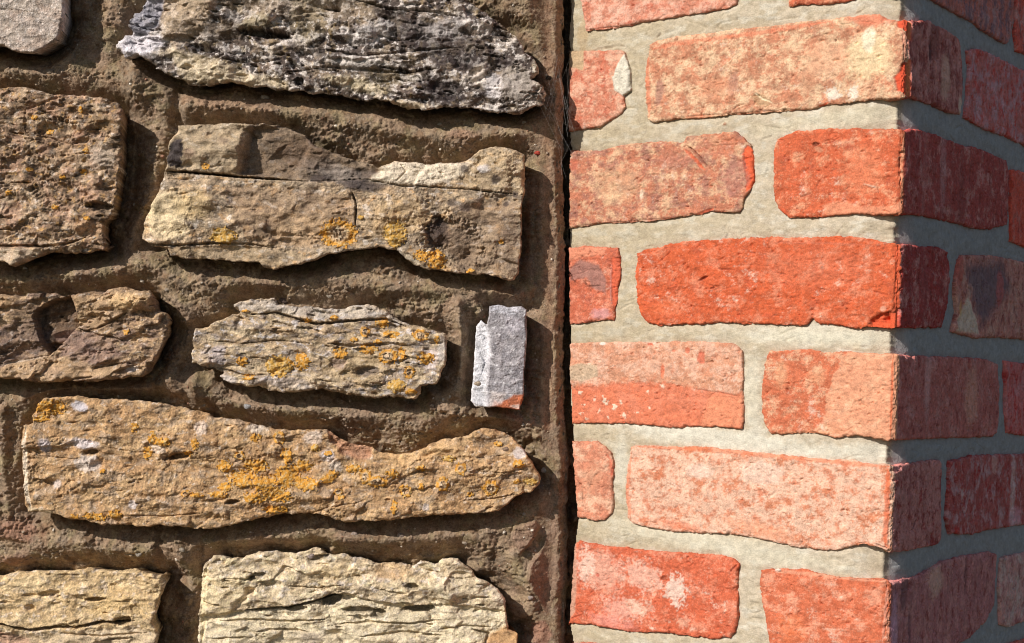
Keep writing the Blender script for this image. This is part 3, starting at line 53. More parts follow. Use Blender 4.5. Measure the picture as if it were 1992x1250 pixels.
MORTAR = [('line', [(-313.0, 219.0), (-310.7, 203.2), (-307.3, 176.8)], 16.6, 7, None, 1.0, 0.3), ('line', [(-351.4, 215.2), (-373.8, 205.3), (-407.0, 204.2)], 16.6, 4, None, 1.0, 0.3), ('line', [(-275.9, 193.6), (-277.9, 167.0)], 10.79, -10, None, 1.0, 0.3), ('line', [(-343.5, 281.2), (-346.9, 239.5), (-347.4, 218.6)], 24.9, -9, None, 1.0, 0.3), ('line', [(-304.1, 170.2), (-308.0, 128.6), (-311.3, 82.8)], 29.05, -13, None, 1.0, 0.3), ('line', [(-292.3, 129.1), (-295.6, 108.2), (-305.1, 83.0)], 8.3, 2, None, 1.0, 0.3), ('line', [(-265.1, 180.7), (-227.7, 178.6), (-186.2, 177.5), (-153.0, 177.0), (-119.7, 172.3), (-86.2, 164.2), (-44.6, 159.0), (-3.4, 167.0)], 14.11, 6, None, 1.0, 0.3), ('ell', -102.5, 154.2, 45.64, 9.13, 6, -5, 5.81, None, 1.0, 0.35), ('line', [(-186.1, 173.4), (-160.9, 166.7), (-144.1, 158.2)], 8.3, 2, None, 1.0, 0.3), ('line', [(-359.5, 41.8), (-326.5, 45.8), (-293.6, 53.6), (-277.0, 51.6)], 14.11, 5, None, 1.0, 0.3), ('line', [(-311.2, 80.8), (-305.9, 70.6)], 9.96, 4, None, 1.0, 0.3), ('line', [(-276.6, 40.5), (-251.8, 41.3), (-247.4, 35.2)], 14.11, 6, None, 1.0, 0.3), ('line', [(-269.7, 22.1), (-267.1, 7.7)], 14.11, 6, None, 1.0, 0.3), ('line', [(-264.4, 1.5), (-264.9, -31.6)], 12.45, -9, None, 1.0, 0.3), ('line', [(-273.6, -41.0), (-269.3, -47.4)], 12.45, 7, None, 1.0, 0.3), ('line', [(-255.0, -41.6), (-252.4, -56.0)], 9.96, 6, None, 1.0, 0.3), ('line', [(-288.9, 37.2), (-278.2, 28.0)], 9.13, 2, None, 1.0, 0.3), ('line', [(-235.2, 41.9), (-198.0, 41.9), (-165.0, 46.3), (-140.1, 43.8), (-106.9, 41.6), (-73.7, 41.1), (-40.7, 43.8), (-15.8, 43.0)], 12.45, 4, None, 1.0, 0.3), ('ell', -81.6, 28.4, 24.9, 9.13, 0, -4, 4.98, None, 1.0, 0.35), ('ell', -115.0, 37.6, 24.9, 4.98, 4, 2, 3.32, None, 1.0, 0.35), ('line', [(-43.5, 29.7), (-41.1, 9.0), (-40.0, -24.0)], 7.05, 7, None, 1.0, 0.3), ('line', [(-55.8, 25.1), (-56.9, 8.5)], 8.3, -3, None, 1.0, 0.3), ('line', [(-33.3, 21.7), (-33.8, -11.4), (-35.6, -44.6)], 6.64, -4, None, 1.0, 0.3), ('line', [(-35.8, -39.6), (-54.2, -46.0), (-62.5, -43.4)], 8.3, 4, None, 1.0, 0.3), ('line', [(-25.5, 24.0), (-28.2, 17.7)], 6.64, 5, None, 1.0, 0.3), ('line', [(-15.6, 36.8), (5.1, 37.5)], 9.13, 4, None, 1.0, 0.3), ('line', [(-215.1, -58.9), (-186.0, -62.0), (-152.9, -60.9), (-119.8, -62.3), (-86.8, -58.7), (-62.1, -55.8), (-37.2, -57.0)], 11.62, 5, None, 1.0, 0.3), ('ell', -102.7, -77.8, 29.05, 7.47, 6, -5, 4.98, None, 1.0, 0.35), ('line', [(-33.1, -56.9), (4.3, -61.8)], 10.79, 6, None, 1.0, 0.3), ('line', [(-47.0, -73.9), (-34.8, -69.4)], 6.64, 3, None, 1.0, 0.3), ('line', [(-397.0, -172.3), (-355.5, -175.1), (-314.2, -177.0), (-285.2, -178.9)], 11.62, 3, None, 1.0, 0.3), ('ell', -380.5, -171.8, 24.9, 6.64, -10, -3, 4.98, None, 1.0, 0.35), ('line', [(-262.8, -168.7), (-259.4, -182.2), (-259.9, -192.5)], 10.79, 6, None, 1.0, 0.3), ('line', [(-276.3, -172.4), (-277.4, -186.9)], 6.64, -5, None, 1.0, 0.3), ('line', [(-246.0, -175.5), (-246.5, -196.2)], 7.47, -7, None, 1.0, 0.3), ('line', [(-260.5, -198.7), (-259.1, -270.7)], 24.9, -13, None, 1.0, 0.3), ('line', [(-231.8, -168.9), (-190.6, -164.6), (-149.3, -164.0), (-108.1, -162.7), (-58.6, -158.9), (-21.5, -155.6), (3.0, -146.6)], 13.28, 5, None, 1.0, 0.3), ('ell', -83.0, -169.2, 24.9, 4.98, 0, -3, 4.15, None, 1.0, 0.35), ('ell', -124.6, -161.2, 24.9, 4.98, 0, 2, 3.32, None, 1.0, 0.35), ('line', [(20.3, 301.7), (21.7, 235.2), (23.0, 172.9), (27.0, 102.5), (29.8, 28.0), (32.2, -29.9), (31.8, -67.1)], 8.3, 4, (158, 122, 98), 0.5, 0.3), ('line', [(13.7, 151.8), (16.2, 102.1), (17.9, 52.4), (21.3, -13.7), (21.7, -63.3)], 7.47, -4, None, 1.0, 0.3), ('poly', [(-32.5, 291.6), (27.7, 293.7), (28.6, 252.1), (23.5, 231.1), (10.8, 239.0), (-6.3, 255.1)], 6, 4.15, None, 1.0, 0.3), ('ell', -6.4, 255.9, 18.26, 5.81, 20, -9, 4.98, None, 1.0, 0.35), ('line', [(18.7, 251.7), (19.5, 226.8), (21.4, 193.6)], 12.45, 6, None, 1.0, 0.3), ('line', [(28.3, -63.1), (30.4, -75.4)], 8.3, 5, None, 1.0, 0.3), ('ell', 21.6, -84.8, 10.79, 8.3, 0, -8, 3.32, None, 1.0, 0.35), ('line', [(23.4, -75.7), (30.0, -89.9)], 4.98, 9, None, 1.0, 0.3), ('line', [(37.7, -71.1), (37.5, -91.7), (41.8, -120.5)], 6.64, 8, None, 1.0, 0.3), ('ell', 30.6, -106.4, 5.81, 9.96, 0, -5, 3.32, None, 1.0, 0.35), ('ell', 17.6, -88.3, 3.73, 4.98, 0, 5, 1.66, None, 1.0, 0.35), ('poly', [(7.2, -147.7), (23.5, -142.6), (27.8, -147.0), (19.6, -162.1), (12.4, -168.5), (5.8, -156.8)], 8, 1.24, (152, 124, 106), 0.6, 0.1), ('poly', [(41.0, -132.9), (43.9, -158.4), (42.9, -177.8), (42.9, -203.0), (36.0, -218.0), (26.8, -203.5), (18.9, -188.9), (20.2, -178.6), (30.0, -164.6)], 8, 1.66, (150, 122, 104), 0.6, 0.1), ('line', [(-8.4, -175.8), (2.4, -192.0), (13.2, -204.0)], 9.96, -5, None, 1.0, 0.3), ('line', [(7.9, -171.2), (16.8, -187.4), (25.7, -207.7)], 9.96, 6, None, 1.0, 0.3), ('ell', 22.3, -230.4, 10.79, 8.3, 0, -7, 3.32, None, 1.0, 0.35), ('poly', [(24.6, -225.0), (34.5, -223.0), (41.0, -233.9), (35.2, -245.3), (25.1, -240.7)], 3, 1.24, (158, 116, 98), 0.7, 0.3), ('line', [(28.0, -127.2), (30.0, -137.4)], 12.45, 5, None, 1.0, 0.3), ('ell', -393.2, -163.9, 24.9, 9.96, 0, 0, 5.81, (158, 118, 98), 0.7, 0.35), ('ell', -400.9, -176.6, 16.6, 6.64, 0, -3, 3.32, None, 1.0, 0.35), ('ell', -400.1, -89.9, 5.81, 24.9, 0, -4, 4.15, None, 1.0, 0.35), ('line', [(-398.6, -151.8), (-403.4, -110.6), (-405.8, -69.4)], 7.47, 3, None, 1.0, 0.3), ('ell', -394.3, -188.7, 12.45, 5.81, 0, 5, 2.49, (160, 120, 100), 0.5, 0.35), ('ell', -240.4, 184.8, 37.34, 6.64, 6, 1.5, 3.32, (160, 130, 106), 0.6, 0.35), ('ell', -44.8, 165.6, 12.45, 4.15, 0, 2, 2.07, (168, 134, 112), 0.6, 0.35), ('ell', -153.2, 182.8, 49.79, 3.32, 5, 0, 2.49, (154, 128, 98), 0.4, 0.35)]
CLIFF = [(23.7, 401.9), (27.0, 302.0), (28.8, 235.4), (29.6, 173.1), (32.9, 111.0), (36.1, 28.2), (38.0, -54.5), (41.5, -75.1), (44.0, -99.8), (43.7, -128.7), (43.0, -157.6), (44.5, -190.5), (45.1, -219.4), (45.1, -268.8), (48.3, -342.7)]
PEBBLES = [(-207.0, 191.8, 8, (196, 192, 190), 'white pebble set in the mortar under the dark stone'), (30.5, -102.7, 6, (206, 202, 200), 'white pebble set in mortar beside the long stone'), (-398.2, 46.8, 4, (214, 212, 212), None), (16.1, 153.6, 6, (190, 84, 72), 'red grit chip in the mortar strip'), (-185.9, 27.8, 8, (110, 96, 92), None), (-147.9, 32.4, 5, (176, 168, 160), None), (-210.1, -58.7, 7, (182, 186, 196), None), (-278.4, 33.0, 5, (170, 160, 150), None), (-116.3, 194.0, 5, (192, 188, 180), None), (-63.7, 174.1, 5, (176, 170, 160), None), (-31.6, -162.2, 5, (180, 170, 160), None), (-153.1, -174.5, 6, (172, 160, 160), None), (-293.4, -180.4, 6, (176, 172, 168), None), (15.1, -137.9, 4, (196, 190, 186), None), (23.2, 214.5, 5, (90, 80, 70), None), (-258.0, -175.1, 6, (178, 170, 160), None), (-25.6, -33.9, 6, (190, 176, 160), None), (-50.6, -30.6, 5, (198, 180, 170), None), (22.3, -203.7, 5, (182, 172, 170), None), (-333.2, 71.7, 3, (200, 196, 190), None), (-83.4, -157.7, 6, (168, 156, 150), None), (-120.6, -158.1, 6, (172, 160, 156), None), (-1.2, -84.8, 6, (150, 130, 118), None), (-406.4, 79.6, 3, (200, 190, 180), None), (-378.0, 205.1, 6, (150, 140, 130), None)]
BRICKS = [
 ([(-280.0, 280.3), (-277.4, 265.8), (-274.0, 255.4), (-253.6, 254.8), (-234.2, 255.5), (-221.3, 257.2), (-199.1, 258.0), (-180.6, 259.1), (-159.3, 259.9), (-144.2, 261.6), (-137.6, 263.3), (-137.0, 281.7), (-142.1, 313.7), (-208.2, 313.8), (-281.1, 309.8)], None, {'seed': 20, 'base': (242, 150, 118), 'pale': (250, 192, 166), 'pa': 0.5, 'dark': (226, 104, 72), 'da': 0.15}, [('line', [(-274.0, 255.4), (-234.2, 255.5), (-199.1, 258.0)], 1.15, -1.5, None, 1.0, 0.3)]),
 ([(-93.9, 257.0), (-83.9, 258.0), (-57.4, 255.7), (-49.3, 256.1), (-25.5, 258.5), (3.5, 261.4), (4.5, 288.4), (3.8, 310.4), (-92.4, 311.5), (-95.7, 284.9)], None, {'seed': 21, 'base': (238, 110, 70), 'pale': (248, 176, 136), 'pa': 0.3, 'dark': (206, 92, 66), 'da': 0.2}, []),
 ([(40.5, 262.3), (99.5, 260.9), (135.8, 260.9), (163.6, 257.7), (208.1, 257.2), (218.8, 263.3), (222.5, 278.3), (223.5, 295.5), (221.3, 320.6), (132.8, 324.1), (33.7, 322.6), (30.0, 295.5)], None, {'seed': 22, 'base': (170, 92, 80), 'pale': (176, 140, 140), 'pa': 0.3, 'dark': (112, 84, 92), 'da': 0.5}, []),
 ([(229.7, 296.7), (229.4, 271.1), (234.6, 255.7), (273.8, 256.2), (343.6, 254.9), (339.4, 299.7), (269.1, 308.7), (232.0, 314.3)], None, {'seed': 23, 'base': (190, 70, 56), 'pale': (186, 146, 140), 'pa': 0.2, 'dark': (120, 70, 70), 'da': 0.3}, []),
 ([(-303.8, 240.2), (-274.8, 239.1), (-238.2, 236.1), (-236.7, 234.4), (-234.6, 228.4), (-231.4, 222.0), (-230.7, 203.1), (-235.9, 199.8), (-235.0, 190.3), (-237.8, 186.3), (-249.2, 179.9), (-260.4, 175.6), (-283.8, 173.9), (-301.1, 173.9)], None, {'seed': 24, 'base': (238, 142, 108), 'pale': (248, 192, 160), 'pa': 0.45, 'dark': (228, 100, 70), 'da': 0.25}, [('poly', [(-244.0, 221.3), (-236.7, 233.1), (-230.5, 222.8), (-229.7, 202.2), (-235.9, 199.3), (-244.3, 204.4), (-247.1, 214.5)], 0.6, 0.77, (236, 230, 210), 0.95, 0.15), ('poly', [(-301.3, 241.7), (-275.8, 239.6), (-275.7, 222.4), (-286.9, 226.2), (-300.7, 226.4)], -0.5, 1.15, (206, 180, 138), 0.85, 0.3), ('line', [(-283.8, 173.9), (-255.9, 175.8), (-237.7, 185.5)], 0.96, -1.5, None, 1.0, 0.3), ('ell', -257.0, 216.5, 1.92, 1.15, 0, -1.5, 0.38, None, 1.0, 0.35)]),
 ([(-207.9, 241.0), (-189.3, 243.4), (-166.4, 243.0), (-143.6, 244.2), (-121.7, 244.2), (-99.8, 244.1), (-80.9, 245.1), (-53.0, 244.4), (-39.7, 245.0), (-21.2, 245.1), (-14.4, 240.4), (-6.5, 238.2), (1.1, 239.3), (7.6, 239.4), (41.8, 245.3), (68.2, 244.7), (100.9, 243.9), (104.5, 239.4), (110.9, 227.1), (114.7, 207.9), (112.1, 186.2), (87.6, 184.4), (52.6, 185.3), (15.4, 185.6), (2.5, 182.9), (-4.8, 182.6), (-30.9, 182.8), (-57.8, 181.5), (-74.5, 179.1), (-99.7, 179.0), (-119.4, 178.6), (-141.2, 179.1), (-162.2, 177.9), (-190.1, 177.9), (-208.7, 176.9), (-212.6, 179.1), (-215.5, 194.4), (-217.2, 212.4), (-215.4, 227.3), (-213.4, 238.2)], 'pale blotched corner brick with two orange chips on its edge', {'seed': 25, 'base': (240, 152, 112), 'pale': (250, 212, 170), 'pa': 0.62, 'dark': (214, 140, 104), 'da': 0.5, 'side': (160, 104, 96)}, [('poly', [(-7.7, 238.3), (9.8, 241.1), (11.1, 225.6), (5.0, 225.4), (1.8, 230.8), (-7.2, 233.8)], -1.5, 0.77, (238, 82, 46), 1.0, 0.2), ('poly', [(-8.7, 197.9), (-3.6, 205.6), (2.4, 211.0), (10.8, 211.1), (11.6, 184.1), (3.2, 185.4), (-5.7, 188.9)], -1.5, 0.77, (238, 80, 44), 1.0, 0.2), ('poly', [(-4.4, 230.7), (4.4, 230.6), (7.0, 209.6), (0.2, 208.3)], -0.8, 1.15, (246, 166, 136), 0.8, 0.3), ('line', [(-2.8, 192.0), (0.9, 187.0)], 1.15, -1.2, (170, 40, 24), 0.6, 0.3), ('line', [(-7.8, 239.8), (5.3, 240.8)], 1.54, -3, (150, 60, 40), 0.5, 0.3), ('ell', -203.0, 200.5, 3.85, 10.77, 5, -0.3, 1.15, (186, 132, 112), 0.85, 0.35), ('ell', -138.1, 203.2, 4.62, 9.23, 10, -0.3, 1.54, (196, 136, 112), 0.8, 0.35), ('ell', -153.5, 198.4, 15.38, 10.0, 0, 0, 3.85, (222, 150, 112), 0.6, 0.35), ('ell', -113.7, 188.0, 8.46, 4.62, 30, -0.4, 1.15, (190, 146, 104), 0.7, 0.35), ('line', [(-119.9, 194.2), (-112.9, 189.9), (-104.1, 185.4)], 1.54, -0.8, (252, 230, 190), 0.9, 0.3), ('ell', -76.2, 202.7, 7.69, 10.0, 0, -0.3, 2.31, (214, 148, 112), 0.7, 0.35), ('ell', -55.2, 189.2, 6.92, 4.62, 0, 0.2, 1.54, (250, 236, 218), 0.8, 0.9), ('ell', -39.1, 188.9, 3.85, 4.23, 0, 0.2, 1.54, (250, 236, 218), 0.8, 0.9), ('ell', -28.0, 214.2, 19.23, 16.92, 0, 0, 5.38, (252, 226, 176), 0.75, 0.35), ('ell', -28.4, 227.2, 5.38, 10.0, 0, 0, 1.92, (253, 240, 210), 0.8, 0.35), ('ell', -60.1, 214.8, 19.23, 13.85, 0, 0, 4.62, (246, 190, 150), 0.6, 0.35), ('ell', -28.9, 241.0, 19.23, 4.62, 8, 0, 1.92, (236, 120, 86), 0.7, 0.35), ('line', [(-210.0, 234.6), (-191.4, 237.2), (-106.9, 239.7), (-57.0, 242.9)], 3.85, 0, (238, 122, 84), 0.6, 0.3), ('line', [(-214.6, 233.0), (-214.8, 212.6), (-210.8, 180.7)], 4.62, 0, (240, 128, 90), 0.6, 0.3), ('line', [(-137.8, 182.0), (-133.5, 185.3), (-127.4, 186.1)], 1.15, -1, (150, 80, 56), 0.6, 0.3), ('line', [(-189.2, 179.5), (-139.5, 179.0), (-79.5, 179.7)], 1.15, -1.2, None, 1.0, 0.3), ('line', [(-67.2, 180.5), (-59.0, 182.7)], 1.54, -0.5, (238, 96, 56), 0.9, 0.3), ('ell', -54.5, 228.3, 1.15, 1.15, 0, -1, 0.38, (120, 80, 60), 0.8, 0.35), ('ell', 54.7, 234.3, 10.0, 16.25, 0, -0.6, 2.5, (112, 60, 54), 0.7, 0.35), ('ell', 47.6, 223.6, 3.75, 7.5, 0, -0.8, 1.25, (70, 40, 40), 0.8, 0.35), ('ell', 77.2, 209.2, 10.0, 18.75, 0, 0, 3.75, (176, 140, 120), 0.5, 0.35), ('ell', 108.3, 192.3, 3.75, 7.5, 0, 0, 1.88, (200, 170, 150), 0.6, 0.35)]),
 ([(123.2, 237.4), (145.3, 242.4), (188.6, 242.6), (251.3, 242.1), (302.3, 242.2), (389.6, 240.6), (395.9, 173.9), (308.1, 177.9), (256.7, 180.6), (214.6, 181.9), (161.9, 181.9), (122.0, 185.1), (126.1, 202.8), (127.7, 223.4)], None, {'seed': 26, 'base': (176, 92, 86), 'pale': (190, 150, 156), 'pa': 0.4, 'dark': (172, 56, 44), 'da': 0.3}, []),
 ([(-300.5, 157.8), (-286.7, 158.0), (-258.2, 156.8), (-233.9, 160.6), (-208.2, 161.5), (-194.1, 161.2), (-179.7, 159.3), (-177.6, 164.0), (-155.9, 165.3), (-135.0, 165.8), (-128.8, 161.6), (-121.1, 154.6), (-119.5, 146.8), (-118.0, 126.9), (-121.6, 120.4), (-125.8, 114.3), (-126.4, 107.7), (-129.8, 103.9), (-153.7, 105.6), (-165.8, 103.1), (-184.0, 101.4), (-209.1, 98.7), (-228.1, 98.2), (-247.5, 98.5), (-270.7, 95.6), (-284.2, 95.0), (-297.9, 94.3)], 'speckled brownish brick with a bright orange broken end', {'seed': 27, 'base': (228, 136, 100), 'pale': (240, 196, 154), 'pa': 0.42, 'dark': (190, 124, 106), 'da': 0.45}, [('poly', [(-127.8, 147.9), (-124.6, 155.5), (-118.4, 151.4), (-115.8, 126.1), (-123.4, 119.7), (-124.7, 132.2)], -1, 0.77, (240, 92, 50), 1.0, 0.25), ('line', [(-127.0, 147.9), (-124.8, 136.1)], 1.15, -1.2, (120, 50, 34), 0.6, 0.3), ('line', [(-177.3, 157.2), (-168.9, 151.2), (-162.8, 144.6), (-158.1, 140.5)], 1.92, -2.5, (120, 56, 44), 0.6, 0.3), ('line', [(-179.1, 154.1), (-169.7, 147.3), (-160.3, 137.4)], 3.08, -0.6, (240, 100, 58), 0.8, 0.3), ('line', [(-165.8, 103.5), (-154.7, 106.4), (-150.2, 107.5)], 1.92, -1, (238, 96, 60), 0.8, 0.3), ('line', [(-277.7, 95.7), (-238.3, 98.4), (-190.9, 100.8)], 0.96, -1.2, None, 1.0, 0.3), ('ell', -147.5, 156.6, 19.23, 9.23, 0, 0, 3.85, (222, 130, 92), 0.5, 0.35), ('ell', -133.3, 130.5, 11.54, 15.38, 0, 0, 3.85, (196, 128, 112), 0.6, 0.35), ('ell', -188.0, 146.4, 15.38, 8.46, 0, 0, 3.85, (206, 130, 104), 0.5, 0.35), ('ell', -216.1, 119.9, 2.31, 3.85, 0, 0.3, 0.77, (250, 214, 186), 0.9, 0.35), ('ell', -283.2, 146.1, 5.38, 5.38, 0, 0, 1.92, (210, 100, 72), 0.6, 0.35), ('ell', -239.4, 128.0, 23.08, 15.38, 0, 0, 5.38, (244, 196, 150), 0.4, 0.35)]),
 ([(-99.0, 158.6), (-84.8, 163.2), (-57.2, 164.1), (-30.3, 162.7), (-4.1, 160.9), (6.3, 160.8), (21.9, 163.5), (54.3, 164.3), (89.3, 163.6), (118.4, 162.8), (143.8, 164.6), (183.4, 164.0), (216.4, 162.3), (223.4, 152.9), (224.5, 125.9), (220.9, 109.9), (183.8, 103.7), (149.1, 101.4), (112.5, 102.5), (46.2, 102.5), (4.1, 100.8), (0.6, 99.3), (-20.4, 100.1), (-37.8, 101.2), (-55.0, 99.7), (-75.9, 99.0), (-88.5, 99.6), (-94.1, 104.3), (-96.7, 106.3), (-100.8, 113.7), (-101.9, 132.9), (-101.7, 152.6)], 'orange corner brick, pitted, with a pale straw fleck', {'seed': 28, 'base': (238, 106, 62), 'pale': (246, 170, 128), 'pa': 0.18, 'dark': (206, 92, 64), 'da': 0.15, 'side': (150, 72, 66)}, [('ell', -67.9, 152.5, 2.31, 1.92, 0, -2, 0.58, (110, 60, 44), 0.7, 0.35), ('ell', -65.3, 149.0, 3.85, 1.92, 20, -0.6, 0.77, (240, 170, 130), 0.6, 0.35), ('line', [(-59.7, 152.9), (-52.0, 155.2)], 1.15, -0.8, (120, 60, 44), 0.6, 0.3), ('line', [(-29.8, 122.6), (-19.0, 119.6)], 1.54, 0.5, (248, 206, 180), 0.95, 0.1), ('line', [(-18.7, 119.6), (-17.7, 115.2)], 1.15, -0.8, (120, 60, 44), 0.6, 0.3), ('line', [(-79.4, 113.9), (-69.1, 117.4)], 1.15, -0.8, (130, 60, 40), 0.6, 0.3), ('ell', -29.3, 132.6, 15.38, 19.23, 0, 0, 6.15, (244, 140, 96), 0.5, 0.35), ('poly', [(-60.6, 107.3), (-44.5, 110.7), (-28.4, 105.8), (-5.0, 106.0), (2.6, 109.5), (1.3, 99.3), (-56.3, 99.7)], 0.2, 1.54, (248, 160, 120), 0.7, 0.3), ('line', [(1.8, 157.0), (1.9, 131.4), (2.0, 104.0)], 3.46, 0, (250, 166, 124), 0.7, 0.3), ('ell', -93.7, 103.5, 4.62, 2.69, 0, 0, 1.15, (240, 92, 50), 0.7, 0.35), ('ell', 77.7, 139.8, 6.25, 37.5, 0, 0, 3.12, (170, 140, 140), 0.25, 0.35), ('ell', 42.6, 136.0, 5.0, 43.75, 0, -0.3, 2.5, (170, 110, 104), 0.25, 0.35), ('ell', 116.1, 124.1, 8.75, 31.25, 0, 0, 5.0, (112, 52, 48), 0.5, 0.35)]),
 ([(230.6, 156.6), (258.8, 157.5), (353.1, 152.9), (358.7, 91.9), (302.0, 92.8), (264.3, 95.1), (234.6, 96.9), (232.0, 126.5)], None, {'seed': 29, 'base': (196, 66, 48), 'pale': (190, 120, 110), 'pa': 0.15, 'dark': (140, 50, 42), 'da': 0.2}, []),
 ([(-297.3, 77.9), (-283.6, 78.6), (-263.6, 80.1), (-246.7, 78.3), (-237.0, 78.2), (-235.2, 70.0), (-234.2, 56.5), (-236.7, 45.4), (-236.8, 34.4), (-239.0, 30.2), (-238.6, 20.4), (-252.8, 19.7), (-269.6, 17.3), (-282.6, 16.2), (-294.7, 15.1)], 'half hidden red brick end stained grey and cracked', {'seed': 30, 'base': (234, 114, 78), 'pale': (244, 154, 122), 'pa': 0.25, 'dark': (200, 96, 76), 'da': 0.2}, [('poly', [(-282.9, 62.3), (-271.6, 68.5), (-254.0, 64.3), (-246.2, 51.9), (-246.8, 41.6), (-260.7, 45.7), (-266.0, 53.9), (-281.0, 51.8)], -0.3, 1.54, (168, 122, 112), 0.8, 0.3), ('line', [(-282.8, 58.9), (-279.0, 51.8), (-275.9, 49.7)], 1.54, -1.8, (90, 60, 50), 0.6, 0.3), ('line', [(-268.4, 51.9), (-264.8, 47.3), (-250.9, 47.8)], 1.15, -1.2, (100, 66, 56), 0.6, 0.3), ('poly', [(-241.1, 70.5), (-234.3, 70.4), (-233.3, 45.9), (-238.5, 29.4), (-241.6, 33.5)], -1.2, 0.77, (232, 96, 60), 0.9, 0.3), ('line', [(-241.9, 66.4), (-242.1, 45.8), (-240.6, 33.5)], 1.15, 0.8, (222, 150, 140), 0.6, 0.3), ('poly', [(-297.3, 79.1), (-247.2, 78.7), (-249.5, 72.6), (-281.6, 68.5), (-297.0, 70.7)], 0.2, 1.15, (246, 156, 120), 0.7, 0.3), ('ell', -251.0, 25.1, 9.23, 4.62, 0, 0.3, 1.92, (224, 160, 164), 0.7, 0.35)]),
 ([(-213.0, 76.0), (-191.1, 79.9), (-171.0, 83.3), (-145.4, 83.8), (-123.4, 84.7), (-96.4, 85.2), (-71.3, 84.1), (-47.7, 84.6), (-27.7, 83.6), (-14.3, 80.8), (-1.4, 78.5), (5.7, 79.3), (44.1, 80.1), (75.1, 81.4), (91.9, 80.2), (96.8, 71.2), (98.1, 55.6), (94.4, 36.0), (86.1, 22.5), (33.2, 19.9), (5.7, 19.6), (-2.2, 19.4), (-13.8, 18.7), (-17.8, 19.8), (-32.3, 18.3), (-60.6, 21.5), (-66.4, 24.8), (-70.0, 20.2), (-74.1, 19.7), (-92.1, 20.1), (-113.8, 19.7), (-143.1, 20.2), (-165.4, 18.6), (-196.2, 17.2), (-206.1, 18.6), (-213.3, 23.7), (-217.7, 37.4), (-219.3, 56.5), (-219.0, 72.8)], 'bright orange corner brick with a broken lower corner', {'seed': 31, 'base': (240, 100, 52), 'pale': (236, 140, 104), 'pa': 0.22, 'dark': (226, 92, 54), 'da': 0.2, 'side': (142, 60, 56), 'rough': 1.2}, [('poly', [(-21.8, 24.5), (-13.4, 28.3), (-4.5, 30.6), (5.0, 33.0), (5.5, 18.4), (-11.9, 18.1), (-21.7, 20.0)], -4, 1.54, (238, 86, 44), 0.9, 0.4), ('ell', -4.3, 24.8, 7.69, 2.69, -5, -4, 1.15, None, 1.0, 0.35), ('poly', [(-4.8, 76.7), (2.7, 79.6), (3.5, 33.0), (-4.2, 31.4), (-2.6, 54.8)], -1.5, 1.54, (238, 92, 50), 0.8, 0.5), ('line', [(-161.7, 51.9), (-154.6, 55.5)], 2.31, -2, (150, 60, 40), 0.6, 0.3), ('line', [(-152.4, 45.6), (-148.0, 47.2)], 1.54, -1.5, (140, 56, 40), 0.6, 0.3), ('line', [(-145.9, 62.2), (-143.2, 60.6), (-133.0, 60.6)], 1.54, -1, (150, 60, 40), 0.5, 0.3), ('line', [(-198.9, 66.2), (-192.1, 71.0), (-187.6, 74.2)], 1.15, -1.2, None, 1.0, 0.3), ('line', [(-202.5, 60.6), (-199.8, 63.8)], 1.15, -1, None, 1.0, 0.3), ('line', [(-120.4, 73.8), (-113.9, 73.0)], 1.15, -1, (140, 60, 44), 0.5, 0.3), ('line', [(-96.3, 58.3), (-88.7, 57.6)], 1.15, -1, (140, 60, 44), 0.5, 0.3), ('line', [(-60.3, 62.9), (-56.8, 55.4)], 1.15, -1, (150, 60, 44), 0.5, 0.3), ('line', [(-18.6, 45.2), (-8.8, 42.3)], 1.15, -1.3, (130, 50, 34), 0.5, 0.3), ('line', [(-73.8, 34.9), (-68.5, 36.4)], 0.77, -0.8, None, 1.0, 0.3), ('line', [(-103.1, 80.6), (-76.1, 80.4), (-19.7, 78.3)], 1.92, 0, (214, 112, 82), 0.5, 0.3), ('line', [(-218.0, 70.4), (-218.0, 46.0), (-211.4, 22.5)], 3.85, 0, (244, 98, 48), 0.7, 0.3), ('ell', -11.2, 32.7, 2.31, 1.92, 0, 0.3, 0.77, (246, 180, 150), 0.7, 0.35), ('ell', -188.3, 30.2, 15.38, 6.15, 0, 0, 3.08, (246, 120, 72), 0.4, 0.35), ('ell', -63.2, 62.1, 46.15, 15.38, 0, 0, 7.69, (230, 124, 88), 0.35, 0.35), ('ell', 48.8, 57.3, 10.0, 31.25, 0, 0, 5.0, (126, 60, 58), 0.4, 0.35)]),
 ([(118.0, 75.2), (125.3, 78.9), (190.3, 82.6), (265.5, 82.2), (389.5, 80.8), (395.5, 17.5), (271.3, 16.8), (216.5, 17.3), (156.3, 15.5), (108.5, 19.2), (115.9, 34.0), (110.9, 56.3)], 'shaded brick with a blackened V shaped scorch', {'seed': 32, 'base': (170, 104, 92), 'pale': (196, 150, 134), 'pa': 0.35, 'dark': (116, 56, 52), 'da': 0.3}, [('poly', [(131.4, 71.7), (212.4, 79.4), (232.9, 58.5), (191.9, 35.8), (169.2, 26.9), (150.7, 42.5), (138.0, 60.0)], -0.3, 7.5, (84, 70, 78), 0.8, 1.2), ('ell', 118.5, 68.9, 7.5, 15.0, 0, 0, 2.5, (150, 64, 54), 0.7, 0.35), ('poly', [(115.2, 29.2), (135.6, 47.9), (157.3, 30.6), (164.1, 18.6), (113.9, 19.3)], 0.3, 1.88, (206, 156, 136), 0.7, 0.3), ('ell', 208.2, 57.3, 8.75, 15.0, 0, 0.2, 2.5, (150, 70, 66), 0.7, 0.35), ('ell', 121.1, 37.4, 3.75, 6.25, 0, 0, 1.88, (190, 130, 60), 0.5, 0.35)]),
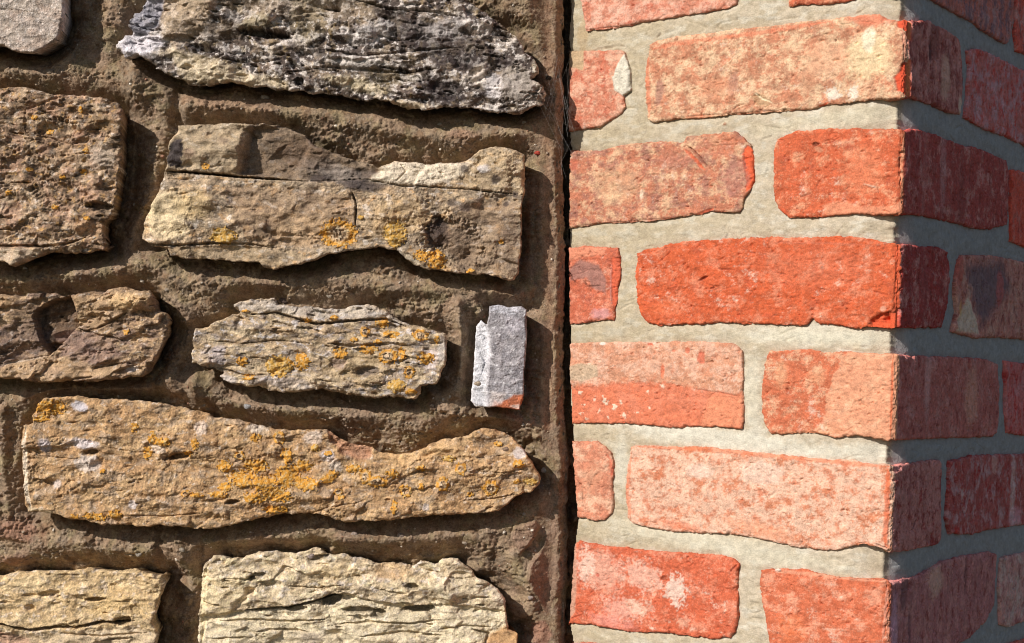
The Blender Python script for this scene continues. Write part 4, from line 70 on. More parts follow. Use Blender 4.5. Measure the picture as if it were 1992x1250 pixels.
 ([(-294.1, -0.0), (-281.5, 0.8), (-242.3, 2.7), (-211.6, 3.5), (-180.4, 4.7), (-150.1, 5.5), (-129.3, 4.2), (-123.0, -0.7), (-122.1, -15.0), (-121.8, -34.4), (-120.4, -49.0), (-121.4, -59.5), (-138.0, -59.3), (-162.1, -60.0), (-186.7, -62.2), (-203.5, -61.6), (-227.3, -60.9), (-250.1, -62.2), (-278.9, -63.9), (-291.5, -64.6)], 'brick with a pink upper half and white flecked red lower half', {'seed': 33, 'base': (244, 168, 130), 'pale': (250, 196, 168), 'pa': 0.5, 'dark': (240, 146, 106), 'da': 0.2}, [('poly', [(-292.5, -39.4), (-280.0, -34.7), (-252.7, -31.9), (-223.8, -28.2), (-186.1, -27.8), (-167.7, -29.8), (-140.7, -32.5), (-121.9, -32.5), (-119.1, -60.9), (-291.5, -66.2)], -0.2, 1.92, (234, 112, 72), 0.8, 0.8), ('line', [(-163.1, -31.2), (-145.2, -32.7), (-122.2, -35.6)], 1.15, -0.8, (180, 90, 60), 0.4, 0.3), ('poly', [(-149.6, -34.1), (-120.9, -34.7), (-120.1, -57.9), (-157.5, -60.9)], 0, 3.08, (244, 150, 108), 0.7, 0.3), ('poly', [(-279.7, -18.0), (-268.3, -15.1), (-252.4, -16.2), (-251.0, -25.2), (-267.7, -30.0), (-277.8, -28.8)], 0.3, 1.15, (212, 188, 156), 0.8, 0.3), ('ell', -157.3, -6.5, 3.46, 5.38, 0, -0.5, 0.77, (222, 110, 80), 0.9, 0.35), ('ell', -169.7, -2.1, 2.31, 2.31, 0, -0.4, 0.77, (230, 116, 82), 0.9, 0.35), ('ell', -192.0, -18.8, 1.92, 5.0, 0, -0.4, 0.77, (240, 120, 82), 0.9, 0.35), ('ell', -204.0, 2.1, 3.08, 1.15, 0, -0.3, 0.38, (220, 104, 72), 0.9, 0.35), ('ell', -182.5, -2.5, 1.54, 1.15, 0, -0.3, 0.38, (230, 120, 86), 0.8, 0.35), ('ell', -248.1, 1.3, 3.08, 1.54, 0, 0.3, 0.77, (255, 240, 230), 0.9, 0.35), ('ell', -268.8, -38.8, 1.85, 1.54, 0, 0.3, 0.58, (248, 226, 200), 0.85, 0.9), ('ell', -244.4, -44.6, 2.46, 2.77, 0, 0.3, 0.58, (248, 226, 200), 0.85, 0.9), ('ell', -235.0, -48.3, 2.15, 1.85, 0, 0.3, 0.58, (248, 226, 200), 0.85, 0.9), ('ell', -264.4, -48.9, 0.92, 1.23, 0, 0.3, 0.58, (248, 226, 200), 0.85, 0.9), ('ell', -228.9, -45.1, 1.54, 1.54, 0, 0.3, 0.58, (248, 226, 200), 0.85, 0.9), ('ell', -191.6, -30.4, 1.85, 1.23, 0, 0.3, 0.58, (248, 226, 200), 0.85, 0.9), ('ell', -204.5, -35.8, 1.23, 1.23, 0, 0.3, 0.58, (248, 226, 200), 0.85, 0.9), ('ell', -225.1, -55.1, 1.85, 1.54, 0, 0.3, 0.58, (248, 226, 200), 0.85, 0.9), ('ell', -266.7, -54.9, 1.23, 1.54, 0, 0.3, 0.58, (248, 226, 200), 0.85, 0.9), ('ell', -254.8, -43.1, 0.92, 1.54, 0, 0.3, 0.58, (248, 226, 200), 0.85, 0.9), ('ell', -203.1, -47.5, 1.23, 1.23, 0, 0.3, 0.58, (248, 226, 200), 0.85, 0.9), ('ell', -197.4, -36.7, 0.92, 0.92, 0, 0.3, 0.58, (248, 226, 200), 0.85, 0.9), ('ell', -249.5, -52.3, 0.92, 1.23, 0, 0.3, 0.58, (248, 226, 200), 0.85, 0.9), ('ell', -261.0, -59.9, 1.23, 0.92, 0, 0.3, 0.58, (248, 226, 200), 0.85, 0.9), ('ell', -240.5, -57.6, 0.92, 0.92, 0, 0.3, 0.58, (248, 226, 200), 0.85, 0.9), ('ell', -213.3, -52.0, 1.54, 0.62, 0, 0.3, 0.58, (248, 226, 200), 0.85, 0.9), ('ell', -163.6, -43.1, 0.62, 0.62, 0, 0.3, 0.58, (248, 226, 200), 0.85, 0.9), ('line', [(-278.2, -42.1), (-277.1, -45.4)], 1.54, -1.5, (80, 50, 40), 0.7, 0.3)]),
 ([(-93.5, 0.2), (-68.5, 2.1), (-57.4, 0.1), (-35.7, 1.9), (-17.1, 0.7), (-1.6, 0.4), (2.5, 0.5), (34.7, -0.2), (102.6, -0.1), (146.3, -0.4), (189.1, -1.1), (209.9, -5.1), (214.5, -16.4), (217.0, -44.6), (212.3, -61.2), (204.0, -63.5), (95.0, -61.6), (-1.1, -60.3), (-2.4, -60.9), (-4.3, -61.4), (-9.7, -60.2), (-28.2, -58.8), (-45.2, -61.7), (-57.0, -59.1), (-68.9, -59.1), (-91.3, -61.9), (-97.3, -61.5), (-102.1, -56.5), (-105.0, -46.7), (-105.6, -28.6), (-103.4, -7.8), (-99.8, 0.8)], 'corner brick with a curved pale fan on its sunlit face', {'seed': 34, 'base': (238, 122, 80), 'pale': (248, 190, 150), 'pa': 0.25, 'dark': (226, 110, 72), 'da': 0.2, 'side': (164, 100, 92)}, [('poly', [(-36.9, 1.2), (6.0, 2.5), (4.9, -61.5), (-50.1, -61.3), (-54.4, -54.1), (-53.2, -39.0), (-49.1, -18.3)], 0.3, 1.15, (247, 176, 136), 0.7, 0.5), ('line', [(-2.4, 0.0), (-2.3, -25.5), (-2.8, -58.3)], 2.69, 0, (240, 116, 70), 0.8, 0.3), ('ell', -89.5, -16.1, 5.38, 11.54, 0, 0.2, 3.08, (246, 186, 140), 0.5, 0.35), ('ell', -60.5, -16.9, 7.69, 7.69, 0, 0.2, 3.08, (246, 186, 140), 0.4, 0.35), ('line', [(-38.9, -57.6), (-31.1, -52.7)], 1.15, -1, None, 1.0, 0.3), ('line', [(-96.4, -61.1), (-55.0, -58.6), (-39.0, -56.1)], 3.08, 0, (248, 166, 120), 0.6, 0.3), ('ell', 143.3, -4.0, 3.12, 7.5, 0, -0.5, 1.25, (130, 44, 40), 0.8, 0.35), ('ell', 59.8, -18.1, 6.25, 31.25, 0, 0, 3.75, (176, 130, 126), 0.5, 0.35), ('ell', 151.1, -30.2, 15.0, 25.0, 0, 0, 6.25, (182, 130, 110), 0.5, 0.35), ('ell', 105.6, -10.3, 3.12, 25.0, 0, 0, 2.5, (130, 70, 64), 0.5, 0.35)]),
 ([(228.1, -1.9), (273.0, -3.2), (397.6, -4.9), (403.7, -69.6), (278.5, -64.7), (239.5, -61.1), (233.1, -44.8), (233.1, -30.4)], None, {'seed': 35, 'base': (180, 92, 88), 'pale': (190, 130, 130), 'pa': 0.3, 'dark': (160, 44, 38), 'da': 0.4}, []),
 ([(-291.0, -78.0), (-271.8, -78.4), (-251.5, -76.7), (-244.0, -80.3), (-237.0, -85.6), (-234.7, -93.6), (-235.0, -111.2), (-233.5, -125.8), (-235.1, -133.2), (-241.7, -139.2), (-252.4, -140.6), (-263.3, -139.5), (-275.9, -138.6), (-288.5, -138.9)], 'narrow pinkish brick end with rounded corners and a thin crack', {'seed': 36, 'base': (244, 150, 114), 'pale': (250, 196, 162), 'pa': 0.4, 'dark': (222, 140, 108), 'da': 0.4}, [('line', [(-269.6, -108.2), (-263.3, -115.9), (-261.7, -130.3)], 1.15, -1, (130, 90, 66), 0.6, 0.3), ('line', [(-241.8, -85.5), (-236.7, -91.3), (-235.2, -105.5)], 2.31, 0, (240, 112, 80), 0.6, 0.3), ('line', [(-234.7, -95.2), (-235.3, -103.5)], 1.54, -1.2, (180, 70, 50), 0.6, 0.3), ('ell', -254.7, -107.0, 9.23, 15.38, 20, 0, 4.62, (224, 152, 116), 0.5, 0.35), ('poly', [(-286.0, -138.7), (-268.7, -130.9), (-267.0, -97.6), (-273.2, -79.3), (-288.3, -80.3)], 0, 1.15, (236, 150, 116), 0.4, 0.3)]),
 ([(-211.4, -77.4), (-186.1, -76.9), (-153.4, -74.8), (-121.6, -76.2), (-98.4, -76.2), (-68.3, -77.5), (-46.3, -77.8), (-29.2, -76.6), (-16.1, -78.6), (-2.2, -78.0), (2.2, -79.0), (45.7, -77.9), (89.0, -77.7), (92.3, -80.6), (94.8, -111.3), (96.0, -139.4), (90.0, -141.6), (46.8, -141.4), (1.4, -140.1), (-3.3, -138.9), (-10.3, -136.7), (-21.3, -135.6), (-34.2, -140.2), (-51.4, -143.5), (-70.6, -143.6), (-81.0, -142.4), (-103.9, -140.5), (-127.2, -139.4), (-154.2, -140.9), (-186.9, -142.5), (-203.8, -141.3), (-215.7, -139.6), (-220.1, -134.7), (-222.2, -117.5), (-221.2, -95.5), (-218.9, -79.1)], 'corner brick covered in a frothy pale bloom', {'seed': 37, 'base': (242, 148, 106), 'pale': (252, 206, 178), 'pa': 0.85, 'dark': (240, 130, 86), 'da': 0.3, 'side': (140, 64, 60), 'blot': 1}, [('line', [(-212.3, -78.7), (-139.1, -77.0), (-54.3, -78.8), (-2.9, -79.5)], 3.85, 0, (240, 122, 76), 0.6, 0.3), ('line', [(-3.7, -78.8), (-3.6, -105.8), (-4.2, -136.4)], 5.38, 0, (240, 108, 64), 0.75, 0.5), ('line', [(-217.8, -83.9), (-220.4, -116.5), (-216.7, -136.4)], 3.85, 0, (242, 132, 92), 0.6, 0.3), ('ell', -172.9, -137.1, 23.08, 3.85, 4, 0, 2.31, (240, 120, 78), 0.6, 0.35), ('ell', -102.4, -133.5, 30.77, 6.15, 8, 0, 3.08, (242, 144, 98), 0.5, 0.35), ('line', [(-12.8, -134.4), (-3.0, -137.7)], 1.54, -1.5, (140, 60, 40), 0.5, 0.3), ('line', [(-26.8, -136.5), (-16.7, -134.0)], 1.15, -1, None, 1.0, 0.3), ('ell', -156.4, -93.5, 11.54, 6.15, 0, 0.2, 2.31, (254, 220, 200), 0.7, 0.35), ('ell', -103.9, -91.5, 19.23, 9.23, 0, 0.2, 3.08, (254, 220, 200), 0.6, 0.35), ('line', [(48.0, -119.7), (38.9, -127.3)], 3.12, -1.2, (60, 30, 30), 0.7, 0.3), ('ell', 31.9, -100.0, 2.5, 31.25, 0, 0, 2.5, (116, 50, 48), 0.6, 0.35), ('line', [(16.2, -80.0), (-2.2, -82.1)], 3.75, -1.5, None, 1.0, 0.3)]),
 ([(111.2, -79.8), (155.0, -77.1), (279.9, -80.5), (405.0, -83.7), (410.6, -143.2), (285.2, -140.7), (202.0, -138.8), (164.7, -139.6), (115.8, -135.5), (107.3, -123.5), (110.1, -105.2)], None, {'seed': 38, 'base': (156, 70, 64), 'pale': (190, 150, 150), 'pa': 0.3, 'dark': (140, 40, 36), 'da': 0.3}, [('ell', 253.8, -108.3, 6.25, 37.5, 0, 0, 3.12, (190, 168, 160), 0.35, 0.35), ('ell', 208.3, -85.0, 7.5, 8.75, 0, 0, 3.12, (180, 140, 130), 0.5, 0.35), ('ell', 262.3, -132.5, 16.25, 8.75, 0, 0, 5.0, (196, 140, 150), 0.5, 0.35), ('ell', 137.3, -106.0, 3.12, 5.0, 0, 0, 1.88, (180, 150, 146), 0.6, 0.35), ('ell', 126.4, -133.1, 5.0, 3.75, 0, -0.4, 1.88, (160, 36, 30), 0.7, 0.35)]),
 ([(-287.7, -159.7), (-264.1, -158.2), (-242.8, -159.7), (-216.8, -159.1), (-191.4, -158.9), (-166.7, -157.5), (-137.6, -156.0), (-124.8, -157.3), (-120.8, -161.2), (-121.0, -178.6), (-119.4, -199.2), (-121.6, -212.2), (-126.2, -217.5), (-140.2, -220.1), (-164.3, -220.7), (-187.2, -221.4), (-214.3, -224.6), (-235.0, -224.2), (-252.6, -223.6), (-272.4, -225.4), (-285.0, -226.2)], 'orange brick dusted white over its left half', {'seed': 39, 'base': (240, 108, 68), 'pale': (248, 150, 116), 'pa': 0.25, 'dark': (228, 96, 60), 'da': 0.2}, [('ell', -242.1, -179.7, 23.08, 15.38, 20, 0.2, 8.46, (252, 200, 176), 0.55, 0.6), ('ell', -256.9, -177.3, 7.69, 13.85, 0, 0.2, 3.85, (253, 216, 196), 0.7, 0.9), ('ell', -203.7, -179.5, 19.23, 11.54, 10, 0.2, 4.62, (252, 206, 184), 0.6, 0.9), ('ell', -173.3, -187.9, 10.0, 11.54, 0, 0.3, 3.08, (253, 224, 206), 0.75, 0.9), ('ell', -221.6, -207.8, 19.23, 9.23, 0, 0.2, 4.62, (252, 190, 170), 0.6, 0.9), ('ell', -230.8, -219.1, 23.08, 5.38, 5, 0.1, 3.08, (246, 156, 140), 0.6, 0.6), ('ell', -207.5, -204.0, 11.54, 6.15, 0, 0.2, 3.08, (250, 210, 184), 0.6, 0.9), ('ell', -165.6, -210.6, 6.15, 4.62, 0, 0.2, 2.31, (246, 190, 160), 0.5, 0.9), ('poly', [(-273.5, -160.8), (-267.5, -160.2), (-265.5, -186.5), (-266.3, -215.5), (-272.5, -223.8)], -0.5, 1.15, (216, 166, 140), 0.8, 0.3), ('ell', -185.1, -178.9, 2.31, 1.54, -30, -1.5, 0.58, (130, 60, 40), 0.6, 0.35), ('line', [(-186.6, -162.4), (-185.5, -167.8)], 1.15, -1, (140, 60, 40), 0.5, 0.3), ('ell', -245.8, -183.4, 1.92, 1.54, 0, -0.8, 0.58, (190, 60, 40), 0.7, 0.35), ('line', [(-127.1, -167.6), (-121.2, -161.6)], 1.54, -1.5, (150, 60, 40), 0.6, 0.3), ('line', [(-270.1, -221.8), (-257.8, -216.1)], 1.15, -1, None, 1.0, 0.3), ('line', [(-264.3, -165.7), (-257.4, -163.3)], 1.15, -0.8, (100, 60, 50), 0.6, 0.3)]),
 ([(-98.4, -162.9), (-87.9, -161.0), (-65.5, -159.2), (-46.3, -161.6), (-24.8, -161.3), (-0.3, -160.0), (5.8, -162.0), (59.1, -161.0), (102.5, -155.5), (141.3, -155.4), (203.6, -157.2), (220.8, -160.0), (221.2, -179.8), (218.3, -202.1), (199.9, -212.1), (179.4, -218.6), (154.7, -222.7), (70.9, -222.0), (-1.5, -221.4), (-3.8, -219.3), (-33.6, -219.9), (-65.8, -222.0), (-90.8, -222.9), (-92.7, -216.3), (-97.2, -196.3), (-102.6, -176.4), (-101.3, -164.0)], 'lowest corner brick in view, orange with pale scuffs', {'seed': 40, 'base': (240, 118, 76), 'pale': (248, 166, 132), 'pa': 0.35, 'dark': (230, 104, 64), 'da': 0.25, 'side': (160, 108, 106)}, [('ell', -87.4, -161.7, 2.31, 1.92, 0, 0.5, 0.77, (252, 236, 220), 0.9, 0.35), ('line', [(-92.9, -163.1), (-51.6, -161.4), (-4.1, -161.1)], 3.08, 0, (248, 170, 134), 0.6, 0.3), ('line', [(-1.0, -163.7), (-2.0, -178.3), (-4.3, -204.1)], 3.08, 0, (250, 168, 140), 0.6, 0.3), ('ell', -74.8, -202.5, 11.54, 11.54, 0, 0, 5.38, (244, 120, 66), 0.5, 0.35), ('line', [(-11.2, -183.1), (-6.7, -177.5)], 1.15, -0.8, None, 1.0, 0.3), ('ell', 27.9, -170.2, 7.5, 15.0, 0, -0.6, 3.12, (92, 58, 60), 0.7, 0.35), ('ell', 39.8, -201.3, 3.12, 25.0, 0, -0.4, 2.5, (84, 54, 60), 0.6, 0.35), ('ell', 151.5, -171.2, 3.75, 15.0, 0, -0.8, 1.88, (84, 50, 50), 0.6, 0.35), ('ell', 87.0, -168.7, 15.0, 12.5, 0, 0, 5.0, (186, 146, 124), 0.5, 0.35), ('ell', 11.0, -194.0, 6.25, 25.0, 0, 0, 3.75, (170, 130, 150), 0.5, 0.35)]),
 ([(233.4, -164.0), (278.1, -164.5), (382.8, -168.1), (388.1, -225.1), (292.6, -224.2), (258.8, -224.4), (235.8, -220.2), (230.6, -188.3)], None, {'seed': 41, 'base': (180, 124, 116), 'pale': (196, 170, 160), 'pa': 0.4, 'dark': (130, 70, 70), 'da': 0.3}, []),
 ([(-284.4, -241.1), (-249.6, -238.0), (-218.1, -238.5), (-214.2, -253.3), (-214.7, -289.6), (-282.2, -296.6)], None, {'seed': 42, 'base': (240, 120, 84), 'pale': (248, 170, 140), 'pa': 0.3, 'dark': (220, 100, 70), 'da': 0.2}, []),
 ([(-195.9, -237.8), (-133.5, -233.6), (-90.4, -235.0), (-49.1, -235.6), (-2.5, -234.3), (-0.5, -234.6), (52.2, -236.0), (102.8, -237.3), (110.2, -276.7), (66.2, -288.1), (4.0, -294.9), (-1.5, -292.2), (-88.4, -291.5), (-193.8, -294.1), (-197.8, -262.8)], None, {'seed': 43, 'base': (238, 110, 70), 'pale': (248, 170, 136), 'pa': 0.3, 'dark': (220, 100, 70), 'da': 0.2, 'side': (150, 80, 76)}, []),
 ([(119.8, -237.4), (179.7, -236.2), (294.0, -239.7), (389.7, -242.0), (395.7, -307.0), (245.2, -299.8), (128.5, -291.7)], None, {'seed': 44, 'base': (180, 80, 64), 'pale': (190, 130, 120), 'pa': 0.3, 'dark': (140, 50, 40), 'da': 0.3}, []),
]
JOINTS = [('ell', -130.6, -69.4, 115.38, 10.0, 4, 0, 5.38, (246, 242, 226), 0.8, 0.35), ('ell', -114.6, -30.6, 8.46, 30.77, 0, 0, 4.62, (238, 232, 212), 0.6, 0.35), ('ell', -136.6, -148.5, 107.69, 9.23, 5, 0, 5.38, (242, 236, 214), 0.6, 0.35), ('ell', -57.4, 13.3, 61.54, 7.69, 0, 0, 5.38, (244, 238, 218), 0.7, 0.35), ('ell', -54.6, 170.3, 61.54, 6.92, -5, 0, 4.62, (238, 230, 204), 0.5, 0.35), ('ell', -18.7, -70.4, 23.08, 7.69, 0, 0, 3.85, (246, 242, 226), 0.7, 0.35), ('ell', -228.5, -92.8, 7.69, 23.08, 0, 0, 3.85, (240, 236, 220), 0.6, 0.35), ('ell', -278.8, 250.8, 5.38, 13.85, 0, 0.5, 2.31, (206, 178, 136), 0.6, 0.35), ('ell', -2.9, 15.3, 6.15, 4.62, 0, 1.5, 1.54, (236, 230, 220), 0.7, 0.35), ('line', [(-273.3, 237.7), (-243.7, 240.3), (-236.4, 238.9)], 2.31, -0.8, None, 1.0, 0.3), ('line', [(-112.6, 158.9), (-104.2, 161.5)], 1.54, -0.5, (150, 140, 120), 0.5, 0.3), ('line', [(-208.4, 243.9), (-204.8, 246.8)], 1.54, -1, (110, 90, 70), 0.5, 0.3), ('ell', -145.0, 172.2, 1.54, 1.15, 0, 0.6, 0.38, (190, 140, 110), 0.8, 0.35), ('ell', -69.7, 11.1, 76.92, 5.38, 0, 0, 5.38, (240, 236, 214), 0.4, 0.35), ('ell', -269.4, -112.3, 3.08, 23.08, 0, 0, 1.54, (206, 180, 140), 0.3, 0.35)]
BRINK_MM = [(-265.0, -322.7), (-268.5, -236.5), (-272.5, -224.6), (-271.4, -199.6), (-268.9, -162.0), (-267.8, -128.7), (-274.7, -79.4), (-280.2, -29.7), (-279.6, -8.8), (-284.3, 45.5), (-286.3, 133.6), (-287.8, 171.5), (-290.3, 209.6), (-291.3, 260.3), (-294.5, 366.4)]
WEB = [(15.6, 189.9), (20.9, 204.5), (30.0, 213.0), (38.8, 196.8), (37.4, 176.2), (41.0, 167.2), (25.0, 179.9), (19.8, 185.9), (36.6, 139.1), (35.0, 225.6), (39.7, 157.7), (12.4, 186.0)]

# ------------------------------------------------------------------ noise
_rng = np.random.default_rng(7)
_ang = _rng.random((256, 256)) * 2 * np.pi
_GX, _GY = np.cos(_ang).astype(np.float32), np.sin(_ang).astype(np.float32)
_JX, _JY = _rng.random((256, 256)).astype(np.float32), _rng.random((256, 256)).astype(np.float32)

def perlin(x, y, seed=0):
    x = np.asarray(x, np.float32) + (seed * 37.17) % 251; y = np.asarray(y, np.float32) + (seed * 91.73) % 241
    xi = np.floor(x).astype(np.int32); yi = np.floor(y).astype(np.int32)
    fx = x - xi; fy = y - yi
    x0 = xi & 255; x1 = (xi + 1) & 255; y0 = yi & 255; y1 = (yi + 1) & 255
    u = fx * fx * fx * (fx * (fx * 6 - 15) + 10); v = fy * fy * fy * (fy * (fy * 6 - 15) + 10)
    a = _GX[x0, y0] * fx + _GY[x0, y0] * fy
    b = _GX[x1, y0] * (fx - 1) + _GY[x1, y0] * fy
    c = _GX[x0, y1] * fx + _GY[x0, y1] * (fy - 1)
    d = _GX[x1, y1] * (fx - 1) + _GY[x1, y1] * (fy - 1)
    a = a + u * (b - a); c = c + u * (d - c)
    return (a + v * (c - a)) * 1.4

def fbm(x, y, octv=3, seed=0, gain=0.5):
    t = 0; a = 1.0; n = 0
    for i in range(octv):
        t = t + a * perlin(x * 2 ** i, y * 2 ** i, seed + 13 * i); n += a; a *= gain
    return t / n

def ridge(x, y, octv=3, seed=0):
    t = 0; a = 1.0; n = 0
    for i in range(octv):
        t = t + a * (1 - 2 * np.abs(perlin(x * 2 ** i, y * 2 ** i, seed + 17 * i))); n += a; a *= 0.5
    return t / n

def worley(x, y, seed=0):
    x = np.asarray(x, np.float32) + seed * 17.3; y = np.asarray(y, np.float32) + seed * 29.9
    xi = np.floor(x).astype(np.int32); yi = np.floor(y).astype(np.int32)
    best = np.full(x.shape, 9.0, np.float32)
    for i in (-1, 0, 1):
        for j in (-1, 0, 1):
            a, b = (xi + i) & 255, (yi + j) & 255
            best = np.minimum(best, (xi + i + _JX[a, b] - x) ** 2 + (yi + j + _JY[a, b] - y) ** 2)
    return np.sqrt(best)

def facets(x, y, seed=0, tilt=.2, k=34.0):   # broken planes: every cell a small tilted face of its own
    x = np.asarray(x, np.float32) + seed * 11.9; y = np.asarray(y, np.float32) + seed * 23.3
    xi = np.floor(x).astype(np.int32); yi = np.floor(y).astype(np.int32)
    num = np.zeros(x.shape, np.float32); den = np.zeros(x.shape, np.float32)
    for i in (-1, 0, 1):
        for j in (-1, 0, 1):
            a, b = (xi + i) & 255, (yi + j) & 255
            dx, dy = x - (xi + i + _JX[a, b]), y - (yi + j + _JY[a, b])
            w = np.exp(-k * (dx * dx + dy * dy)) + 1e-12
            num += w * (tilt * (_GX[a, b] * dx + _GY[a, b] * dy) * 2 + .5 * (_JX[b, a] - .5)); den += w
    return num / den

def sstep(a, b, x):
    t = np.clip((x - a) / (b - a), 0, 1); return t * t * (3 - 2 * t)

def lin(c):
    c = np.asarray(c, np.float32) / 255.0
    return np.where(c <= 0.04045, c / 12.92, ((c + 0.055) / 1.055) ** 2.4)

def sdf(poly, x, y):                        # signed distance, positive inside
    P = np.asarray(poly, np.float32); Q = np.roll(P, -1, 0)
    d = np.full(x.shape, 1e9, np.float32); ins = np.zeros(x.shape, bool)
    for (ax, ay), (bx, by) in zip(P, Q):
        ex, ey = bx - ax, by - ay; L = ex * ex + ey * ey + 1e-9
        t = np.clip(((x - ax) * ex + (y - ay) * ey) / L, 0, 1)
        d = np.minimum(d, (x - ax - t * ex) ** 2 + (y - ay - t * ey) ** 2)
        if ay != by:
            ins ^= ((ay > y) != (by > y)) & (x < ex * (y - ay) / ey + ax)
    d = np.sqrt(d)
    return np.where(ins, d, -d)

def line_d(pts, x, y):
    d = np.full(x.shape, 1e9, np.float32); par = np.zeros(x.shape, np.float32)
    n = max(1, len(pts) - 1)
    for k in range(len(pts) - 1):
        (ax, ay), (bx, by) = pts[k], pts[k + 1]
        ex, ey = bx - ax, by - ay; L = ex * ex + ey * ey + 1e-9
        t = np.clip(((x - ax) * ex + (y - ay) * ey) / L, 0, 1)
        q = (x - ax - t * ex) ** 2 + (y - ay - t * ey) ** 2
        m = q < d
        d = np.where(m, q, d); par = np.where(m, (k + t) / n, par)
    return np.sqrt(d), par

def near(ft, x, y, pad):                    # indices of the points a feature can touch
    if ft[0] in ('ell', 'lich'):
        r = max(ft[3], ft[4]) * 1.7 + pad; return np.flatnonzero((np.abs(x - ft[1]) < r) & (np.abs(y - ft[2]) < r))
    p = np.asarray(ft[1]); w = pad + (ft[2] if ft[0] == 'line' else 0)
    return np.flatnonzero((x > p[:, 0].min() - w) & (x < p[:, 0].max() + w) & (y > p[:, 1].min() - w) & (y < p[:, 1].max() + w))

def apply(feats, x, y, h, col, gain, seed, profile='flat', tint=lin, far_gain=1.0):
    """carve, raise and stain: h (mm) and col (linear rgb) are changed in place"""
    for k, ft in enumerate(feats):
        if ft[0] == 'lich': continue
        i = near(ft, x, y, 6.0)
        if not len(i): continue
        px, py = x[i], y[i]
        n1 = fbm(px / 7, py / 7, 4, seed + k); n2 = fbm(px / 2.2, py / 2.2, 2, seed + k + 5)
        if ft[0] == 'poly':
            _, pts, dh, soft, c, mix, nz = ft
            sd = sdf(pts, px + n1 * 5 * nz, py + n2 * 2.2 * nz) + n1 * 4 * nz
            m = sstep(-soft, soft, sd)
        elif ft[0] == 'ell':
            _, cx, cy, rx, ry, ang, dh, soft, c, mix, nz = ft
            a = math.radians(-ang); ca, sa = math.cos(a), math.sin(a)
            dx, dy = px - cx, py - cy
            q = np.sqrt(((dx * ca + dy * sa) / rx) ** 2 + ((-dx * sa + dy * ca) / ry) ** 2)
            sd = (1 - q) * min(rx, ry) + (n1 * 1.2 + n2 * .7) * nz * min(rx, ry)
            if nz > .8: sd = sd + n2 * 2.0
            m = sstep(-soft * .6, soft, sd)
        else:
            _, pts, w, dh, c, mix, nz = ft
            d, par = line_d(pts, px + n1 * 2.2 * nz, py + n1 * 3 * nz)
            taper = np.clip(np.minimum(par, 1 - par) * 6, .25, 1)
            if profile == 'round': m = np.exp(-(d / (w * .5)) ** 2)
            else: m = 1 - sstep(.25 * w, .62 * w, d / taper + n2 * w * .25)
        h[i] += dh * m
        if c is not None:
            mm = (m * mix)[:, None]
            side = (1 + (far_gain - 1) * sstep(3, 8, px))[:, None] if far_gain != 1.0 else 1.0  # marks past the arris get the same painted brightening
            col[i] = col[i] * (1 - mm) + tint(c) * gain * side * mm

# ------------------------------------------------------------------ mesh, material and object helpers
def material(name, grain=0.16, scale=900.0, bump=0.35, rough=0.9, base=None, spec=0.25):
    m = bpy.data.materials.new(name); m.use_nodes = True
    n, l = m.node_tree.nodes, m.node_tree.links
    p = n['Principled BSDF']; p.inputs['Roughness'].default_value = rough; p.inputs['Specular IOR Level'].default_value = spec
    tc = n.new('ShaderNodeTexCoord')
    n1 = n.new('ShaderNodeTexNoise'); n1.inputs['Scale'].default_value = scale; n1.inputs['Detail'].default_value = 5
    n2 = n.new('ShaderNodeTexNoise'); n2.inputs['Scale'].default_value = scale * .22; n2.inputs['Detail'].default_value = 4
    l.new(tc.outputs['Object'], n1.inputs['Vector']); l.new(tc.outputs['Object'], n2.inputs['Vector'])
    ad = n.new('ShaderNodeMath'); ad.operation = 'ADD'; l.new(n1.outputs['Fac'], ad.inputs[0]); l.new(n2.outputs['Fac'], ad.inputs[1])
    mr = n.new('ShaderNodeMapRange'); mr.inputs[1].default_value = .6; mr.inputs[2].default_value = 1.4
    mr.inputs[3].default_value = 1 - grain * 1.7; mr.inputs[4].default_value = 1 + grain * 1.7
    l.new(ad.outputs[0], mr.inputs[0])
    vm = n.new('ShaderNodeVectorMath'); vm.operation = 'SCALE'
    if base is None:
        at = n.new('ShaderNodeAttribute'); at.attribute_name = 'tone'; l.new(at.outputs['Color'], vm.inputs[0])
    else:
        cr = n.new('ShaderNodeValToRGB'); e = cr.color_ramp.elements
        e[0].position, e[1].position = .35, .65
        e[0].color = (*lin(base[0]).tolist(), 1); e[1].color = (*lin(base[1]).tolist(), 1)
        n3 = n.new('ShaderNodeTexNoise'); n3.inputs['Scale'].default_value = 40; n3.inputs['Detail'].default_value = 6
        l.new(tc.outputs['Object'], n3.inputs['Vector']); l.new(n3.outputs['Fac'], cr.inputs[0]); l.new(cr.outputs[0], vm.inputs[0])
    l.new(mr.outputs[0], vm.inputs['Scale']); l.new(vm.outputs[0], p.inputs['Base Color'])
    bp = n.new('ShaderNodeBump'); bp.inputs['Strength'].default_value = bump; bp.inputs['Distance'].default_value = .0009
    l.new(ad.outputs[0], bp.inputs['Height']); l.new(bp.outputs[0], p.inputs['Normal'])
    return m

M_STONE = material('weathered_stone', .32, 850, 1.0, .92)
M_MORTAR = material('brown_mortar', .3, 750, 1.0, .95)
M_LICHEN = material('crusty_lichen', .22, 900, .8, .95)
M_BRICK = material('fired_clay', .22, 1100, .42, .85)
M_LIME = material('pale_mortar', .15, 1000, .6, .95)

def link(o, parent=None):
    C.objects.link(o)
    if parent is not None: o.parent = parent
    return o

def world_of(parent):
    v = Vector((0, 0, 0))
    while parent is not None: v += Vector(parent.location); parent = parent.parent
    return v

